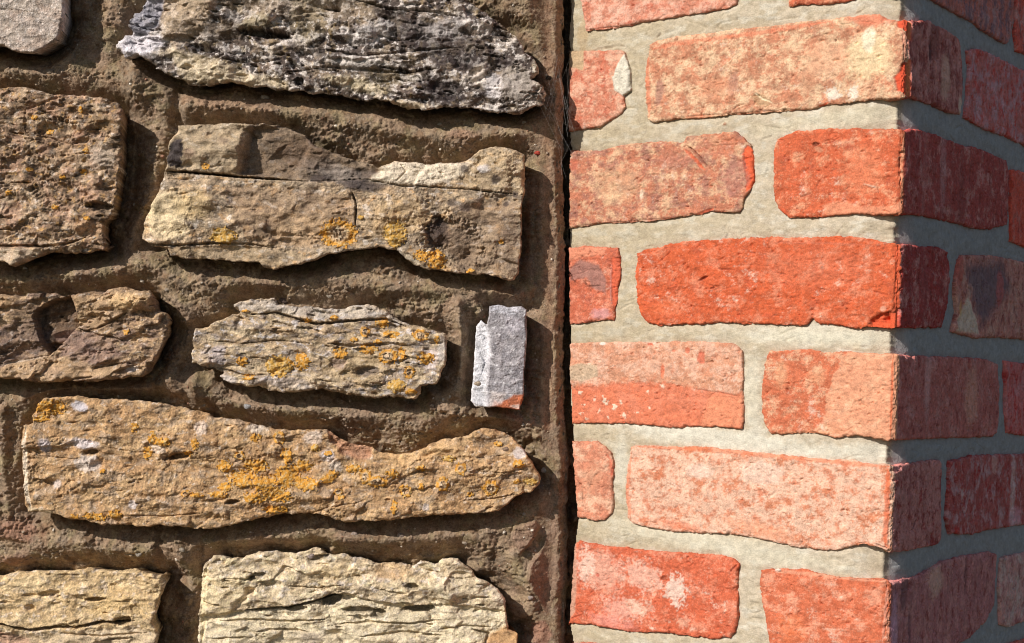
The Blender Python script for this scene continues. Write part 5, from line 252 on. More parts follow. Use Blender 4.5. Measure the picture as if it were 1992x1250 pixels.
def mesh_obj(name, V, F, col, mat, parent=None, label=None, kind=None):
    """V (n,3) world mm relative to the camera foot axis (z above the camera), F (m,4) quads"""
    W = np.asarray(V, np.float64) * .001; W[:, 2] += EYE
    c = (W.min(0) + W.max(0)) / 2
    me = bpy.data.meshes.new(name)
    me.vertices.add(len(W)); me.vertices.foreach_set('co', (W - c).astype(np.float32).ravel())
    F = np.asarray(F, np.int32)
    me.loops.add(F.size); me.loops.foreach_set('vertex_index', F.ravel())
    me.polygons.add(len(F)); me.polygons.foreach_set('loop_start', np.arange(0, F.size, F.shape[1], dtype=np.int32))
    me.polygons.foreach_set('use_smooth', np.ones(len(F), bool))
    me.update(calc_edges=True); me.validate()
    a = me.attributes.new('tone', 'FLOAT_COLOR', 'POINT')
    a.data.foreach_set('color', np.concatenate([np.clip(col, .004, .88), np.ones((len(W), 1))], 1).astype(np.float32).ravel())
    me.materials.append(mat)
    o = bpy.data.objects.new(name, me)
    o.location = Vector(c.tolist()) - world_of(parent)
    if label: o['label'] = label
    if kind: o['kind'] = kind
    return link(o, parent)

def grid(x0, x1, y0, y1, q):
    nx, ny = int((x1 - x0) / q) + 1, int((y1 - y0) / q) + 1
    X, Y = np.meshgrid(x0 + np.arange(nx, dtype=np.float32) * q, y0 + np.arange(ny, dtype=np.float32) * q)
    return X, Y

def quads(mask):
    """quads of a masked grid: (faces on compact ids, flat indices kept)"""
    cell = mask[:-1, :-1] & mask[1:, :-1] & mask[:-1, 1:] & mask[1:, 1:]
    used = np.zeros(mask.shape, bool)
    used[:-1, :-1] |= cell; used[1:, :-1] |= cell; used[:-1, 1:] |= cell; used[1:, 1:] |= cell
    idx = np.flatnonzero(used.ravel()); remap = np.full(mask.size, -1, np.int32); remap[idx] = np.arange(len(idx))
    r, c = np.nonzero(cell); w = mask.shape[1]; a = r * w + c
    F = remap[np.stack([a, a + 1, a + w + 1, a + w], 1)]
    return F, idx, cell

def with_sides(F, V, col, back):
    """close a height sheet: drop its outline to the points in back (same order as V) and cap nothing that can be seen"""
    E = np.concatenate([F[:, [0, 1]], F[:, [1, 2]], F[:, [2, 3]], F[:, [3, 0]]])
    key = np.sort(E, 1); key = key[:, 0].astype(np.int64) * (len(V) + 1) + key[:, 1]
    _, inv, cnt = np.unique(key, return_inverse=True, return_counts=True)
    B = E[cnt[inv] == 1]
    ids = np.unique(B); n = len(ids); m = np.full(len(V), -1, np.int32); m[ids] = np.arange(n) + len(V)   # a rim of its own keeps the edge crisp
    S = np.stack([m[B[:, 1]], m[B[:, 0]], m[B[:, 0]] + n, m[B[:, 1]] + n], 1)
    return np.concatenate([F, S]), np.concatenate([V, V[ids], back[ids]]), np.concatenate([col, col[ids], col[ids]])

def thing(name, loc, label, cat):
    o = bpy.data.objects.new(name, None); o.location = loc; o['label'] = label; o['category'] = cat; o['kind'] = 'thing'
    return link(o)

# ------------------------------------------------------------------ the ground
def ground():
    V = np.array([[-60000, -60000, -EYE * 1000], [60000, -60000, -EYE * 1000], [60000, 60000, -EYE * 1000], [-60000, 60000, -EYE * 1000]], float)
    m = material('trodden_gravel', .2, 60, .6, .95, base=((62, 60, 46), (84, 78, 62)))
    mesh_obj('ground', V, [[0, 1, 2, 3]], np.ones((4, 3)) * .2, m, kind='structure')
ground()

# ------------------------------------------------------------------ rubble stone wall
QS, QM, QB, QJ = .56, .72, .62, .8          # grid steps, mm
GS, GM, GB, GJ = np.array([1.08, 1.03, 1.06]), .93, .60, .69
GP = .74         # palette gain: colours were read from a sunlit picture
stone_wall = thing('stone_wall', (-.35, YW / 1000 + .1, 0), 'rubble wall of weathered lichened stones in brown mortar, left of the brick corner', 'wall')

def stone_xyz(x, y, w): return np.stack([x, YW - w, y], 1)

def build_stone(poly, label, o, feats):
    sd = o['seed'] * 101
    P = np.asarray(poly)
    X, Y = grid(P[:, 0].min() - 3, P[:, 0].max() + 3, P[:, 1].min() - 3, P[:, 1].max() + 3, QS)
    x, y = X.ravel(), Y.ravel()
    wz = o.get('warp', 1.0)
    d = sdf(poly, x + wz * (1.5 * fbm(x / 9, y / 6, 3, sd) + .38 * fbm(x / 2.4, y / 1.8, 2, sd + 1)),
            y + wz * (1.7 * fbm(x / 8, y / 9, 3, sd + 2) + .4 * fbm(x / 2.1, y / 2.4, 2, sd + 3)))
    mask = (d > -.75).reshape(X.shape)
    F, idx, cell = quads(mask)
    ey, ex = np.gradient(d.reshape(X.shape), QS); ex, ey = ex.ravel()[idx], ey.ravel()[idx]
    gy, gx = np.gradient(sdf(poly, x, y).reshape(X.shape), QS); gx, gy = gx.ravel()[idx], gy.ravel()[idx]
    x, y, d = x[idx], y[idx], d[idx]
    vv = y + o.get('slope', 0) * x + 5 * fbm(x / 45, y / 45, 2, sd + 4)
    amp, lu, lv, sharp = o['strata']
    h = o['z0'] + 4 + o['A'] * (2.8 * fbm(x / 44, y / 26, 4, sd + 5) + 1.1 * (ridge(x / 30, y / 16, 3, sd + 16) - .3))
    calm = sstep(-.15, .3, fbm(x / 34, y / 20, 2, sd + 17))
    # bedding: each layer swells downwards, then steps back under its lower lip
    ph = vv / lv + .9 * fbm(x / lu, y / (lv * 1.6), 3, sd + 6) + .12 * fbm(x / 6, y / 6, 2, sd + 7)
    lay = np.floor(ph); fr = ph - lay
    h += amp * np.clip(.15 + 1.6 * perlin(x / lu * 1.2, lay * 7.31, sd + 8), 0, 1.3) * (1 - fr) ** 1.4 * (.3 + calm) - amp * .3
    # broken faces: shallow scallops that meet in sharp ridges
    ka, kl = o['knob']
    wx, wy = 2.4 * fbm(x / 11, y / 11, 3, sd + 10), 2.4 * fbm(x / 11, y / 11, 3, sd + 11)
    s1 = worley((x + wx) / (kl * 2.6), (vv + wy) / (kl * 1.5), sd); s2 = worley((x - wy) / kl, (y + wx) / (kl * .7), sd + 1)
    lump = fbm(x / 24, y / 18, 2, sd + 9)
    h += ka * (2.6 * (s1 ** 2 - .35) + (.35 + .9 * calm) * .8 * (s2 ** 2 - .35)) - o.get('lumps', 0) * (s2 - .45) * 2
    fa, fl = o.get('facet', (0, 1))
    fm = .25 + .95 * sstep(-.22, .28, fbm(x / 30, y / 20, 3, sd + 31))
    if fa: h += fm * fa * (facets((x + wx) / fl, (vv + wy) / (fl * .55), sd, .5) + .32 * facets((x - wx) / (fl * .45), (vv - wy) / (fl * .26), sd + 3, .5))
    thr, dep = o['crev']
    n = perlin(x / 20, vv / 3.2, sd + 28) + .35 * perlin(x / 5, vv / 1.8, sd + 29)
    if dep: h -= dep * sstep(thr, thr + .16, n) * sstep(.2, .7, calm)
    g = o['grain']
    rgh = .4 + 1.2 * sstep(-.2, .3, fbm(x / 26, y / 18, 3, sd + 18))            # rough and smoother stretches
    h += rgh * g * (1.1 * ridge(x / 7, y / 4.6, 4, sd + 12) + .9 * fbm(x / 2.4, y / 1.9, 3, sd + 13))
    h -= np.maximum(rgh - .7, 0) * g * 3.2 * sstep(.42, .66, perlin(x / 3.0, y / 1.9, sd + 14))      # pitting
    col = np.repeat(lin(o['base'])[None] * GS, len(x), 0)
    for k, (c, lx, ly, th, s, mix) in enumerate(o['layers']):
        m = sstep(th - s, th + s, fbm(x / lx, vv / ly, 5, sd + 30 + k, .6)) * mix
        col = col * (1 - m[:, None]) + lin(c) * GS * m[:, None]
    cr = o.get('lit_crust', 0)                                                       # pale crust along the proud ridges, also painting their sunlit lips
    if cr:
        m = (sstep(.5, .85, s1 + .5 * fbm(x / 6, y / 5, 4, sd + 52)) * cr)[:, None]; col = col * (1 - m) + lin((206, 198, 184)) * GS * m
    sp = fbm(x / 1.6, y / 1.6, 2, sd + 50)
    col = col * (1 + .48 * sp[:, None] + .26 * fbm(x / 5, y / 4, 3, sd + 51)[:, None])
    apply(feats, x, y, h, col, GS, sd + 60)
    R = o['R'] * (.42 + 2.6 * np.clip(fbm(x / 15, y / 15, 3, sd + 15) - .08, 0, 1)); t = np.clip(d / np.maximum(R, 1.0), 0, 1)
    h -= np.minimum(o['D'], 1.2 * R + 1.5) * (1 - np.sqrt(np.clip(1 - (1 - t) ** 2, 0, 1)))
    out = np.where(d < 0, -d, 0) / np.maximum(ex * ex + ey * ey, .5)          # outline vertices slide back onto the true outline
    ux, uy = x + ex * out, y + ey * out
    ob_V = stone_xyz(ux, uy, h); back = stone_xyz(ux + gx * 15, uy + gy * 15, np.full(len(x), -95.0))   # the sides lean in under the face
    F2, V2, c2 = with_sides(F, ob_V, col, back)
    ob = mesh_obj('stone', V2, F2, c2, M_STONE, stone_wall, label)
    # lichen colonies: thin raised crusts, each a mesh of its own under its stone
    k = 0
    for ft in feats:
        if ft[0] != 'lich': continue
        k += 1
        _, cx, cy, rx, ry, kind = ft
        a = 1.55
        i = np.flatnonzero((np.abs(x - cx) < rx * a + 1) & (np.abs(y - cy) < ry * a + 1) & (d > .3))
        if len(i) < 12: continue
        px, py = x[i], y[i]; s2 = sd + 200 + k * 7
        q = np.sqrt(((px - cx) / rx) ** 2 + ((py - cy) / ry) ** 2)
        brk = fbm(px / 3.0, py / 3.0, 5, s2, .72)
        e = (1.0 - q) + .8 * brk
        big = min(rx, ry) > 6
        if kind == 'o': e = e - .5 * sstep(.1, .35, fbm(px / 2.6, py / 2.2, 3, s2 + 1)) * (q > .25) + .08
        if kind == 'r': e = e - .9 * sstep(.62, .25, q) * sstep(-.3, .1, fbm(px / 2.2, py / 2.2, 3, s2 + 2))
        on = e > 0
        full = np.zeros(mask.size, bool); full[idx[i[on]]] = True
        Fl, il, _ = quads(full.reshape(mask.shape))
        if len(Fl) < 4: continue
        pos = np.full(mask.size, -1, np.int64); pos[idx] = np.arange(len(idx))
        j = pos[il]; qq = np.sqrt(((x[j] - cx) / rx) ** 2 + ((y[j] - cy) / ry) ** 2)
        ej = (1.0 - qq) + .8 * fbm(x[j] / 3.0, y[j] / 3.0, 5, s2, .72)
        lump = .55 - worley(x[j] / 1.5, y[j] / 1.5, s2)
        th = .3 + .6 * sstep(0, .35, ej) + .9 * np.clip(lump, -.3, .5) + .12 * fbm(x[j], y[j], 2, s2 + 3)
        if kind == 'k': th = th + 1.1 * sstep(1.0, .2, qq)
        hj = h[j] + th
        v = fbm(x[j] / 2.5, y[j] / 2.5, 3, s2 + 4, .6)
        A, B, Dk = lin((208, 150, 62)), lin((204, 176, 124)), lin((168, 116, 60))
        if kind == 'k': A, B, Dk = lin((198, 158, 84)), lin((206, 184, 140)), lin((196, 136, 44))
        m1 = sstep(-.05, .3, v)[:, None]; m2 = sstep(.1, .4, fbm(x[j] / 1.3, y[j] / 1.3, 2, s2 + 5))[:, None] * .6
        cl = A * (1 - m1) + B * m1; cl = cl * (1 - m2) + Dk * m2
        if kind == 'r':
            m3 = (sstep(.7, .3, qq) * .75)[:, None]; cl = cl * (1 - m3) + lin((198, 184, 164)) * m3
        lo = hj - 1.2
        F3, V3, c3 = with_sides(Fl, stone_xyz(x[j], y[j], hj), cl * 1.0, stone_xyz(x[j], y[j], lo))
        mesh_obj('lichen', V3, F3, c3, M_LICHEN, ob)

for st in STONES: build_stone(*st)

def stone_mortar():
    x0, x1 = -480.0, 66.0; z0, z1 = -316.0, 312.0
    X, Y = grid(x0, x1, z0, z1, QM); x, y = X.ravel(), Y.ravel()
    d = np.full(x.shape, 60.0, np.float32)                       # distance outside the nearest stone
    up = np.full(x.shape, 40.0, np.float32)
    for poly, _, o, _ in STONES:
        P = np.asarray(poly)
        i = np.flatnonzero((x > P[:, 0].min() - 30) & (x < P[:, 0].max() + 30) & (y > P[:, 1].min() - 30) & (y < P[:, 1].max() + 30))
        d[i] = np.minimum(d[i], -sdf(poly, x[i], y[i]))
    keep = (d > -11).reshape(X.shape)
    F, idx, _ = quads(keep); x, y, d = x[idx], y[idx], d[idx]
    h = -33 + 16 * (1 - np.exp(-(np.clip(d, 0, 30) / 7.0) ** 1.6)) + 4.5 * (1 - np.exp(-(np.clip(d, 0, 40) / 15) ** 2)) + 2.2 * fbm(x / 34, y / 22, 3, 901) + 1.0 * fbm(x / 9, y / 6, 3, 902)
    h += .8 * ridge(x / 5, y / 4, 4, 903) + .5 * fbm(x / 1.9, y / 1.9, 3, 904)
    h -= 1.1 * sstep(.45, .7, perlin(x / 3.2, y / 2.6, 910))
    rub = sstep(-.05, .35, fbm(x / 30, y / 14, 3, 905))           # crumbly stretches
    h += (.35 + rub) * (2.6 * (.5 - worley(x / 3.8, y / 3.2, 906)) + 3.4 * fbm(x / 7, y / 5, 4, 907, .62)) + 2.2 * (worley((x + 3 * fbm(x / 9, y / 9, 2, 911)) / 19, y / 11, 912) ** 2 - .3) + (.3 + 1.5 * rub) * facets((x + 3 * fbm(x / 8, y / 8, 3, 913)) / 13, (y + 3 * fbm(x / 8, y / 8, 3, 914)) / 8, 915, .6)
    h += 8 * sstep(-.05, .4, fbm(x / 46, y / 34, 2, 931)) * np.exp(-np.clip(d, 0, 30) / 5)      # packed up against some of the stones
    gr = worley(x / 2.7, y / 2.7, 908); h += 1.2 * sstep(.30, .08, gr) * sstep(.1, .4, fbm(x / 12, y / 12, 2, 909) + .15)
    col = np.repeat(lin((144, 126, 107))[None] * GM, len(x), 0)
    for k, (c, L, th, s, mix) in enumerate([((162, 141, 114), 16, .02, .16, .8), ((124, 98, 74), 9, .08, .12, .7), ((152, 128, 108), 24, .08, .14, .6), ((140, 128, 96), 20, .16, .12, .5)]):
        m = (sstep(th - s, th + s, fbm(x / L, y / L, 5, 920 + k, .6)) * mix)[:, None]
        col = col * (1 - m) + lin(c) * GM * m
    peb = (sstep(.26, .14, gr) * sstep(.12, .4, fbm(x / 12, y / 12, 2, 909) + .1) * .6)[:, None]
    col = col * (1 - peb) + lin((172, 156, 142)) * peb
    col = col * (1 + .3 * fbm(x / 1.5, y / 1.5, 2, 930)[:, None])
    apply(MORTAR, x, y, h, col, GM, 950, 'round')
    # the pointing ends in a ragged arris just short of the brickwork
    cx = np.asarray(CLIFF); ex = np.interp(-y, -cx[:, 1], cx[:, 0]) + 4.6 * fbm(y / 24, y * 0 + .5, 5, 960, .66) + 1.2 * fbm(x / 4, y / 4, 3, 961)
    t = x - ex
    k = sstep(-26, -6, t); h = h * (1 - k) + np.clip(h, -20, -17.5) * k
    fill = sstep(.0, .35, fbm(x / 14, y / 24, 3, 963))                       # the gap is part choked with crumbs
    h -= 9 * sstep(-1.5, 6.5, t) + (34 - 20 * fill) * sstep(5.5, 8.5, t)
    h += 2.2 * (fbm(x / 5, y / 7, 4, 964, .65)) * sstep(-12, -2, t)
    h -= 2.2 * sstep(.1, .4, fbm(x / 4, y / 9, 3, 962)) * sstep(-3, 3, t)
    h = np.where(d < 0, h + d * 1.5, h)
    F, V, col = with_sides(F, stone_xyz(x, y, h), col, stone_xyz(x, y, np.full(len(x), -95.0)))
    mesh_obj('mortar', V, F, col, M_MORTAR, stone_wall)
    ok = np.flatnonzero((d > .6) & (t < -2)); rg = np.random.default_rng(4)
    pick = rg.choice(ok, 1500, replace=False); pick = pick[fbm(x[pick] / 26, y[pick] / 20, 2, 970) > rg.uniform(-.35, .45, len(pick))]
    GV, GC = [], []
    tones = [(168, 150, 132), (150, 128, 108), (190, 178, 162), (122, 104, 90), (164, 124, 104), (206, 196, 182)]
    for p in pick:                                                # coarse sand and small stones standing out of the mortar
        r = float(rg.choice([.6, .85, 1.15, 1.6, 2.2], p=[.32, .3, .22, .12, .04])); c = lin(tones[rg.integers(6)])
        sq = rg.uniform(.6, 1.1, 3)
        for lat, n in ((1.0, 1), (.55, 6), (-.1, 7)):
            for k in range(n):
                a = 2 * math.pi * k / n + lat; rr = math.sqrt(max(0, 1 - lat * lat)) * rg.uniform(.85, 1.15)
                GV.append((x[p] + r * sq[0] * rr * math.cos(a), YW - h[p] - r * sq[2] * lat * .8, y[p] + r * sq[1] * rr * math.sin(a))); GC.append(c * rg.uniform(.75, 1.1))
    tri = []
    for n in range(len(GV) // 14):
        b0 = n * 14
        tri += [(b0, b0 + 1 + (k + 1) % 6, b0 + 1 + k) for k in range(6)]
        for k in range(6): tri += [(b0 + 1 + k, b0 + 1 + (k + 1) % 6, b0 + 7 + (k + 1) % 7), (b0 + 1 + k, b0 + 7 + (k + 1) % 7, b0 + 7 + k)]
    mesh_obj('grit', np.array(GV), np.array(tri), np.array(GC), M_STONE, stone_wall, kind='stuff')
stone_mortar()

def boulder(cx, cy, w, r, seed, rgb, name, parent, label, squash=(1.2, .85, .6), nu=14, nv=9):
    V, F = [], []
    for j in range(nv + 1):
        for i in range(nu):
            a, b = 2 * math.pi * i / nu, math.pi * j / nv
            n = 1 + .1 * math.sin(3 * a + seed) * math.sin(b) + .08 * math.sin(2 * b + seed * 2)
            V.append((cx + r * squash[0] * n * math.sin(b) * math.cos(a), YW - w - r * squash[2] * math.cos(b) * n, cy + r * squash[1] * n * math.sin(b) * math.sin(a)))
    for j in range(nv):
        for i in range(nu): F.append((j * nu + i, j * nu + (i + 1) % nu, (j + 1) * nu + (i + 1) % nu, (j + 1) * nu + i))
    V = np.array(V); c = lin(rgb)[None] * np.array([.66, .62, .56]) * (1 + .3 * fbm(V[:, 0] / 2, V[:, 2] / 2, 2, seed)[:, None])
    return mesh_obj(name, V, F, c, M_STONE, parent, label)

bpy.context.view_layer.update()
dg = bpy.context.evaluated_depsgraph_get()
for k, (px, pz, rp, rgb, lab) in enumerate(PEBBLES):              # set each pebble half into the surface it sits on
    hit = scene.ray_cast(dg, Vector((px / 1000, .3, pz / 1000 + EYE)), Vector((0, 1, 0)))
    w = YW - hit[1].y * 1000 if hit[0] else -15
    boulder(px, pz, w, rp / 2.44, k + 1, rgb, 'pebble', stone_wall, lab)

# ------------------------------------------------------------------ brick corner
dL = np.array([-math.cos(TH), math.sin(TH)]); dR = np.array([math.sin(TH), math.cos(TH)])
nL = np.array([-math.sin(TH), -math.cos(TH)]); nR = np.array([math.cos(TH), -math.sin(TH)])
A0 = np.array([AX, AY])
brick_wall = thing('brick_wall', (AX / 1000, AY / 1000 + .1, 0), 'red brick wall corner in pale mortar, one face sunlit and the other in shade', 'wall')

def wrap(s, y, h, A=A0, r=4.0):
    """unrolled wall coordinates -> world: flat on both faces, a small round at the arris"""
    ca = (s / r).clip(-1, 1) * (math.pi / 4); c, n = A - (nL + nR) * r, None
    k1, k2 = np.cos(ca + math.pi / 4), np.sin(ca + math.pi / 4)
    N = k1[:, None] * nL + k2[:, None] * nR
    P = c + N * (r + h)[:, None]
    P = P + np.where((s < -r)[:, None], (-s - r)[:, None] * dL, 0) + np.where((s > r)[:, None], (s - r)[:, None] * dR, 0)
    return np.concatenate([P, y[:, None]], 1)

BRINK = np.array(BRINK_MM)
def brink(z): return np.interp(z, BRINK[:, 1], BRINK[:, 0]) + .8 * np.sin(np.asarray(z) / 6.0)   # where the brickwork dies into the gap

def tidy(P):
    return [(min(max(p[0], brink(p[1])), 420.0), p[1]) for p in P]

def build_brick(poly, label, o, feats):
    sd = o['seed'] * 77
    poly = tidy(poly); P = np.asarray(poly)
    X, Y = grid(P[:, 0].min() - 2, P[:, 0].max() + 2, P[:, 1].min() - 2, P[:, 1].max() + 2, QB)
    x, y = X.ravel(), Y.ravel(); rg = 1.5 * o.get('rough', 1.0)
    d = sdf(poly, x + rg * (.8 * fbm(x / 7, y / 7, 3, sd) + .35 * fbm(x / 1.9, y / 1.9, 2, sd + 1)), y + rg * (.9 * fbm(x / 8, y / 8, 3, sd + 2) + .4 * fbm(x / 1.9, y / 1.9, 2, sd + 3)))
    ey, ex = np.gradient(d.reshape(X.shape), QB)
    F, idx, _ = quads((d > -.85).reshape(X.shape)); x, y, d = x[idx], y[idx], d[idx]; ex, ey = ex.ravel()[idx], ey.ravel()[idx]
    h = 1.0 * fbm(x / 40, y / 30, 3, sd + 4) + (.35 + .35 * (o['seed'] % 3)) * fbm(x / 9, y / 7, 4, sd + 5) + (.26 + .1 * (o['seed'] % 4)) * fbm(x / 2.6, y / 2.0, 3, sd + 6) + .5 * facets(x / 15 + fbm(x / 7, y / 7, 2, sd), y / 9, sd, .5)
    h -= 1.4 * sstep(.42, .6, perlin(x / 3.4, y / 2.2, sd + 7)) * sstep(0, .3, fbm(x / 14, y / 14, 2, sd + 8) + .1)
    h -= 1.1 * sstep(.06, .015, np.abs(perlin(x / 16, y / 7, sd + 9))) * sstep(.12, .35, fbm(x / 12, y / 12, 2, sd + 10))   # creases
    cl = lambda c: lin((c[0], c[1] + (c[0] - c[1]) * .115, c[2] + (c[0] - c[2]) * .11))
    b = cl(o['base']) * GB
    shade_gain = 3.0                                                    # colour gain on the shaded face, painting in missing fill light
    col = np.repeat(b[None], len(x), 0)
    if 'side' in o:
        m = sstep(2.5, 7, x)[:, None]; col = col * (1 - m) + lin((o['side'][0], o['side'][1] * .95, o['side'][2] * .95)) * GB * shade_gain * m  # shaded face has its own colour, brightened in place of fill light
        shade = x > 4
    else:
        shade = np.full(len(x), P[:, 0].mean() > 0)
        if shade[0]: col = col * shade_gain
    ax = np.where(shade, .8, 1.0); ay = np.where(shade, 1.35, 1.0)                  # the end grain of the dry face is streaked upright
    u, v = x / ax, y / ay
    n1 = 1.15 * fbm(u / 17, v / 13, 7, sd + 20, .74) + .12 * fbm(u / 1.1, v / 1.1, 2, sd + 27); n2 = fbm(u / 11, v / 10, 6, sd + 21, .72)
    pa, da = o['pa'], o['da']
    own = 'side' in o
    gl = np.where(shade, shade_gain, 1.0)[:, None]
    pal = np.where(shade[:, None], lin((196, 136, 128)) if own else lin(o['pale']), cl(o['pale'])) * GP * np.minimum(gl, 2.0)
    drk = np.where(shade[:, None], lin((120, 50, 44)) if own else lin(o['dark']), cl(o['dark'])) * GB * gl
    tp = .26 - .5 * pa; wd = .13 if o.get('blot') else .19
    m = sstep(tp - wd, tp + wd, n1)[:, None] * .8; col = col * (1 - m) + pal * m
    td = .30 - .5 * da
    m = sstep(td - .16, td + .18, n2)[:, None] * .8; col = col * (1 - m) + drk * m
    fl = sstep(.22, .42, fbm(u / 1.8, v / 1.5, 3, sd + 22, .65) + .25 * n1)[:, None] * .5; col = col * (1 - fl) + pal * 1.05 * fl
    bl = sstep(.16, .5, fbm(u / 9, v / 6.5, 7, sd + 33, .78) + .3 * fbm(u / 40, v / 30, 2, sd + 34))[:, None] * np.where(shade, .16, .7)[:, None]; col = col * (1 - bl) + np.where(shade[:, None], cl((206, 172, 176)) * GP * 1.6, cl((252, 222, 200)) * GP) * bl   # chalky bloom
    dk = sstep(.30, .46, fbm(x / 1.7, y / 1.4, 2, sd + 28))[:, None] * .45; col = col * (1 - dk) + drk * .8 * dk
    col = col * (1 + .16 * fbm(x / 1.2, y / 1.2, 2, sd + 23)[:, None] + .14 * fbm(u / 24, v / 20, 2, sd + 24)[:, None])
    apply(feats, x, y, h, col, GP, sd + 40, tint=cl, far_gain=shade_gain)
    chip = np.clip(fbm(x / 8, y / 8, 3, sd + 25) - .16, 0, 1)
    R = 1.8 + 11 * chip; t = np.clip(d / R, 0, 1)
    h -= (1 + 4 * chip) * 1.3 * (.55 + .9 * sstep(-.3, .3, fbm(x / 18, y / 14, 2, sd + 29))) * (1 - np.sqrt(np.clip(1 - (1 - t) ** 2, 0, 1)))
    ar = np.exp(-(x / 5.0) ** 2); h -= ar * (.4 + 1.6 * np.abs(fbm(x / 4, y / 5, 3, sd + 26)) + 7 * np.clip(fbm(x / 30, y / 9, 3, sd + 35) - .12, 0, 1))
    h = np.where(np.abs(x) < 7, np.maximum(h, -3.0), h)
    out = np.where(d < 0, -d, 0) / np.maximum(ex * ex + ey * ey, .5); x, y = x + ex * out, y + ey * out
    F, V, col = with_sides(F, wrap(x, y, h), col, wrap(np.where(np.abs(x) < 60, np.sign(x + 1e-6) * 60 + 0 * x, x), y, np.full(len(x), -55.0)))
    mesh_obj('brick', V, F, col, M_BRICK, brick_wall, label)

for bk in BRICKS: build_brick(*bk)

def lime_mortar():
    MI = 9.0                                                      # the joint's own arris is worn back from the bricks'
    X, Y = grid(-292.0, 330.0, -330.0, 345.0, QJ); x, y = X.ravel(), Y.ravel()
    sx = np.where(x < 0, x - MI, x + MI)
    d = np.full(x.shape, 30.0, np.float32)
    for poly, *_ in BRICKS:
        poly = tidy(poly); P = np.asarray(poly)
        i = np.flatnonzero((sx > P[:, 0].min() - 16) & (sx < P[:, 0].max() + 16) & (y > P[:, 1].min() - 16) & (y < P[:, 1].max() + 16))
        d[i] = np.minimum(d[i], -sdf(poly, sx[i], y[i]))
    F, idx, _ = quads(((d > -5) & (sx > brink(y))).reshape(X.shape)); x, y, d, sx = x[idx], y[idx], d[idx], sx[idx]
    dd = np.clip(d, 0, 20)
    rec = 2.7 + .5 * np.exp(-dd / 1.6) - .5 * (1 - np.exp(-dd / 5)) + 1.2 * fbm(sx / 16, y / 12, 3, 1210)
    h = MI - rec + .5 * fbm(x / 22, y / 16, 3, 1201) + .2 * fbm(x / 5, y / 4, 3, 1202) + .2 * fbm(x / 1.7, y / 1.4, 3, 1203) - .8 * sstep(.1, .02, np.abs(perlin(x / 26, y / 9, 1206))) * sstep(.1, .35, fbm(x / 20, y / 20, 2, 1207))
    h -= .9 * sstep(.4, .6, perlin(x / 2.4, y / 2.0, 1204)) * sstep(.1, .4, fbm(x / 15, y / 15, 2, 1205))
    h = h * (1 - np.exp(-(np.abs(x) / 13.0) ** 2)); h = h + np.clip(.3 + 3.2 * fbm(y / 7, x * 0 + .5, 4, 1212, .62), -1.2, 2.5) * np.exp(-(x / 5.0) ** 2)
    col = np.repeat(lin((224, 210, 187))[None] * GJ, len(x), 0)
    for k, (c, lx, ly, th, s, mix) in enumerate([((210, 195, 168), 26, 10, .04, .16, .7), ((238, 232, 216), 20, 9, .12, .14, .7), ((198, 184, 160), 10, 5, .18, .1, .55)]):
        m = (sstep(th - s, th + s, fbm(x / lx, y / ly, 5, 1220 + k, .6)) * mix)[:, None]; col = col * (1 - m) + lin(c) * GJ * m
    dirt = (sstep(-40, -290, x) * .35)[:, None]; col = col * (1 - dirt) + lin((196, 180, 140)) * GJ * dirt
    sg = (sstep(3, 9, x) * .7)[:, None]; col = col * (1 - sg) + lin((200, 201, 209)) * GJ * sg  # cool skylit grey of the shaded face painted into the mortar
    col = col * (1 + .12 * fbm(x / 1.5, y / 1.5, 2, 1230)[:, None])
    apply(JOINTS, sx, y, h, col, GJ, 1240)
    h = np.where(d < -1.2, h + (d + 1.2) * 1.2, h)                   # here and there it laps over the brick edges
    AM = A0 - (nL + nR) * MI
    F, V, col = with_sides(F, wrap(x, y, h, AM, 1.5), col, wrap(np.where(np.abs(x) < 70, np.sign(x + 1e-6) * 70, x), y, np.full(len(x), -60.0), AM, 2.5))
    mesh_obj('mortar', V, F, col, M_LIME, brick_wall)
lime_mortar()


# ------------------------------------------------------------------ the walls go on beyond the picture: coarser pieces, alike meshes shared
def rounded_block(L, H, D, seed, rgb, rag, mat, name):
    """a lumpy block of about 50 faces: x along the wall, z up, front at y = 0 facing -y"""
    rnd = random.Random(seed); nx, nz = 7, 4; V, F = [], []
    for ring, (off, dep) in enumerate(((0.0, D), (0.0, 3.0), (3.5, 0.0))):
        for k in range(2 * (nx + nz)):
            if k < nx: a, b = -L / 2 + L * k / nx, -H / 2
            elif k < nx + nz: a, b = L / 2, -H / 2 + H * (k - nx) / nz
            elif k < 2 * nx + nz: a, b = L / 2 - L * (k - nx - nz) / nx, H / 2
            else: a, b = -L / 2, H / 2 - H * (k - 2 * nx - nz) / nz
            r2 = random.Random(seed * 991 + k); ja, jb = r2.uniform(-rag, rag), r2.uniform(-rag, rag)
            s = max(.2, 1 - off * 2 / H)
            V.append((a * (1 - off * 2 / L) + ja, dep + (rnd.uniform(-.4, .4) * rag if ring == 2 else 0), b * s + jb))
    n = 2 * (nx + nz)
    for r in range(2):
        for k in range(n): F.append((r * n + k, r * n + (k + 1) % n, (r + 1) * n + (k + 1) % n, (r + 1) * n + k))
    F = [tuple(f) for f in F] + [tuple(range(2 * n, 3 * n))]
    me = bpy.data.meshes.new(name); me.from_pydata([(x / 1000, y / 1000, z / 1000) for x, y, z in V], [], F); me.update()
    a = me.attributes.new('tone', 'FLOAT_COLOR', 'POINT')
    c = lin(rgb) * (.62 if name == 'brick' else .9); cs = []
    for k in range(len(V)):
        m = 1 + .25 * math.sin(k * 1.7 + seed); cs += [min(.85, c[0] * m), min(.85, c[1] * m), min(.85, c[2] * m), 1]
    a.data.foreach_set('color', np.asarray(cs, np.float32)); me.materials.append(mat)
    return me

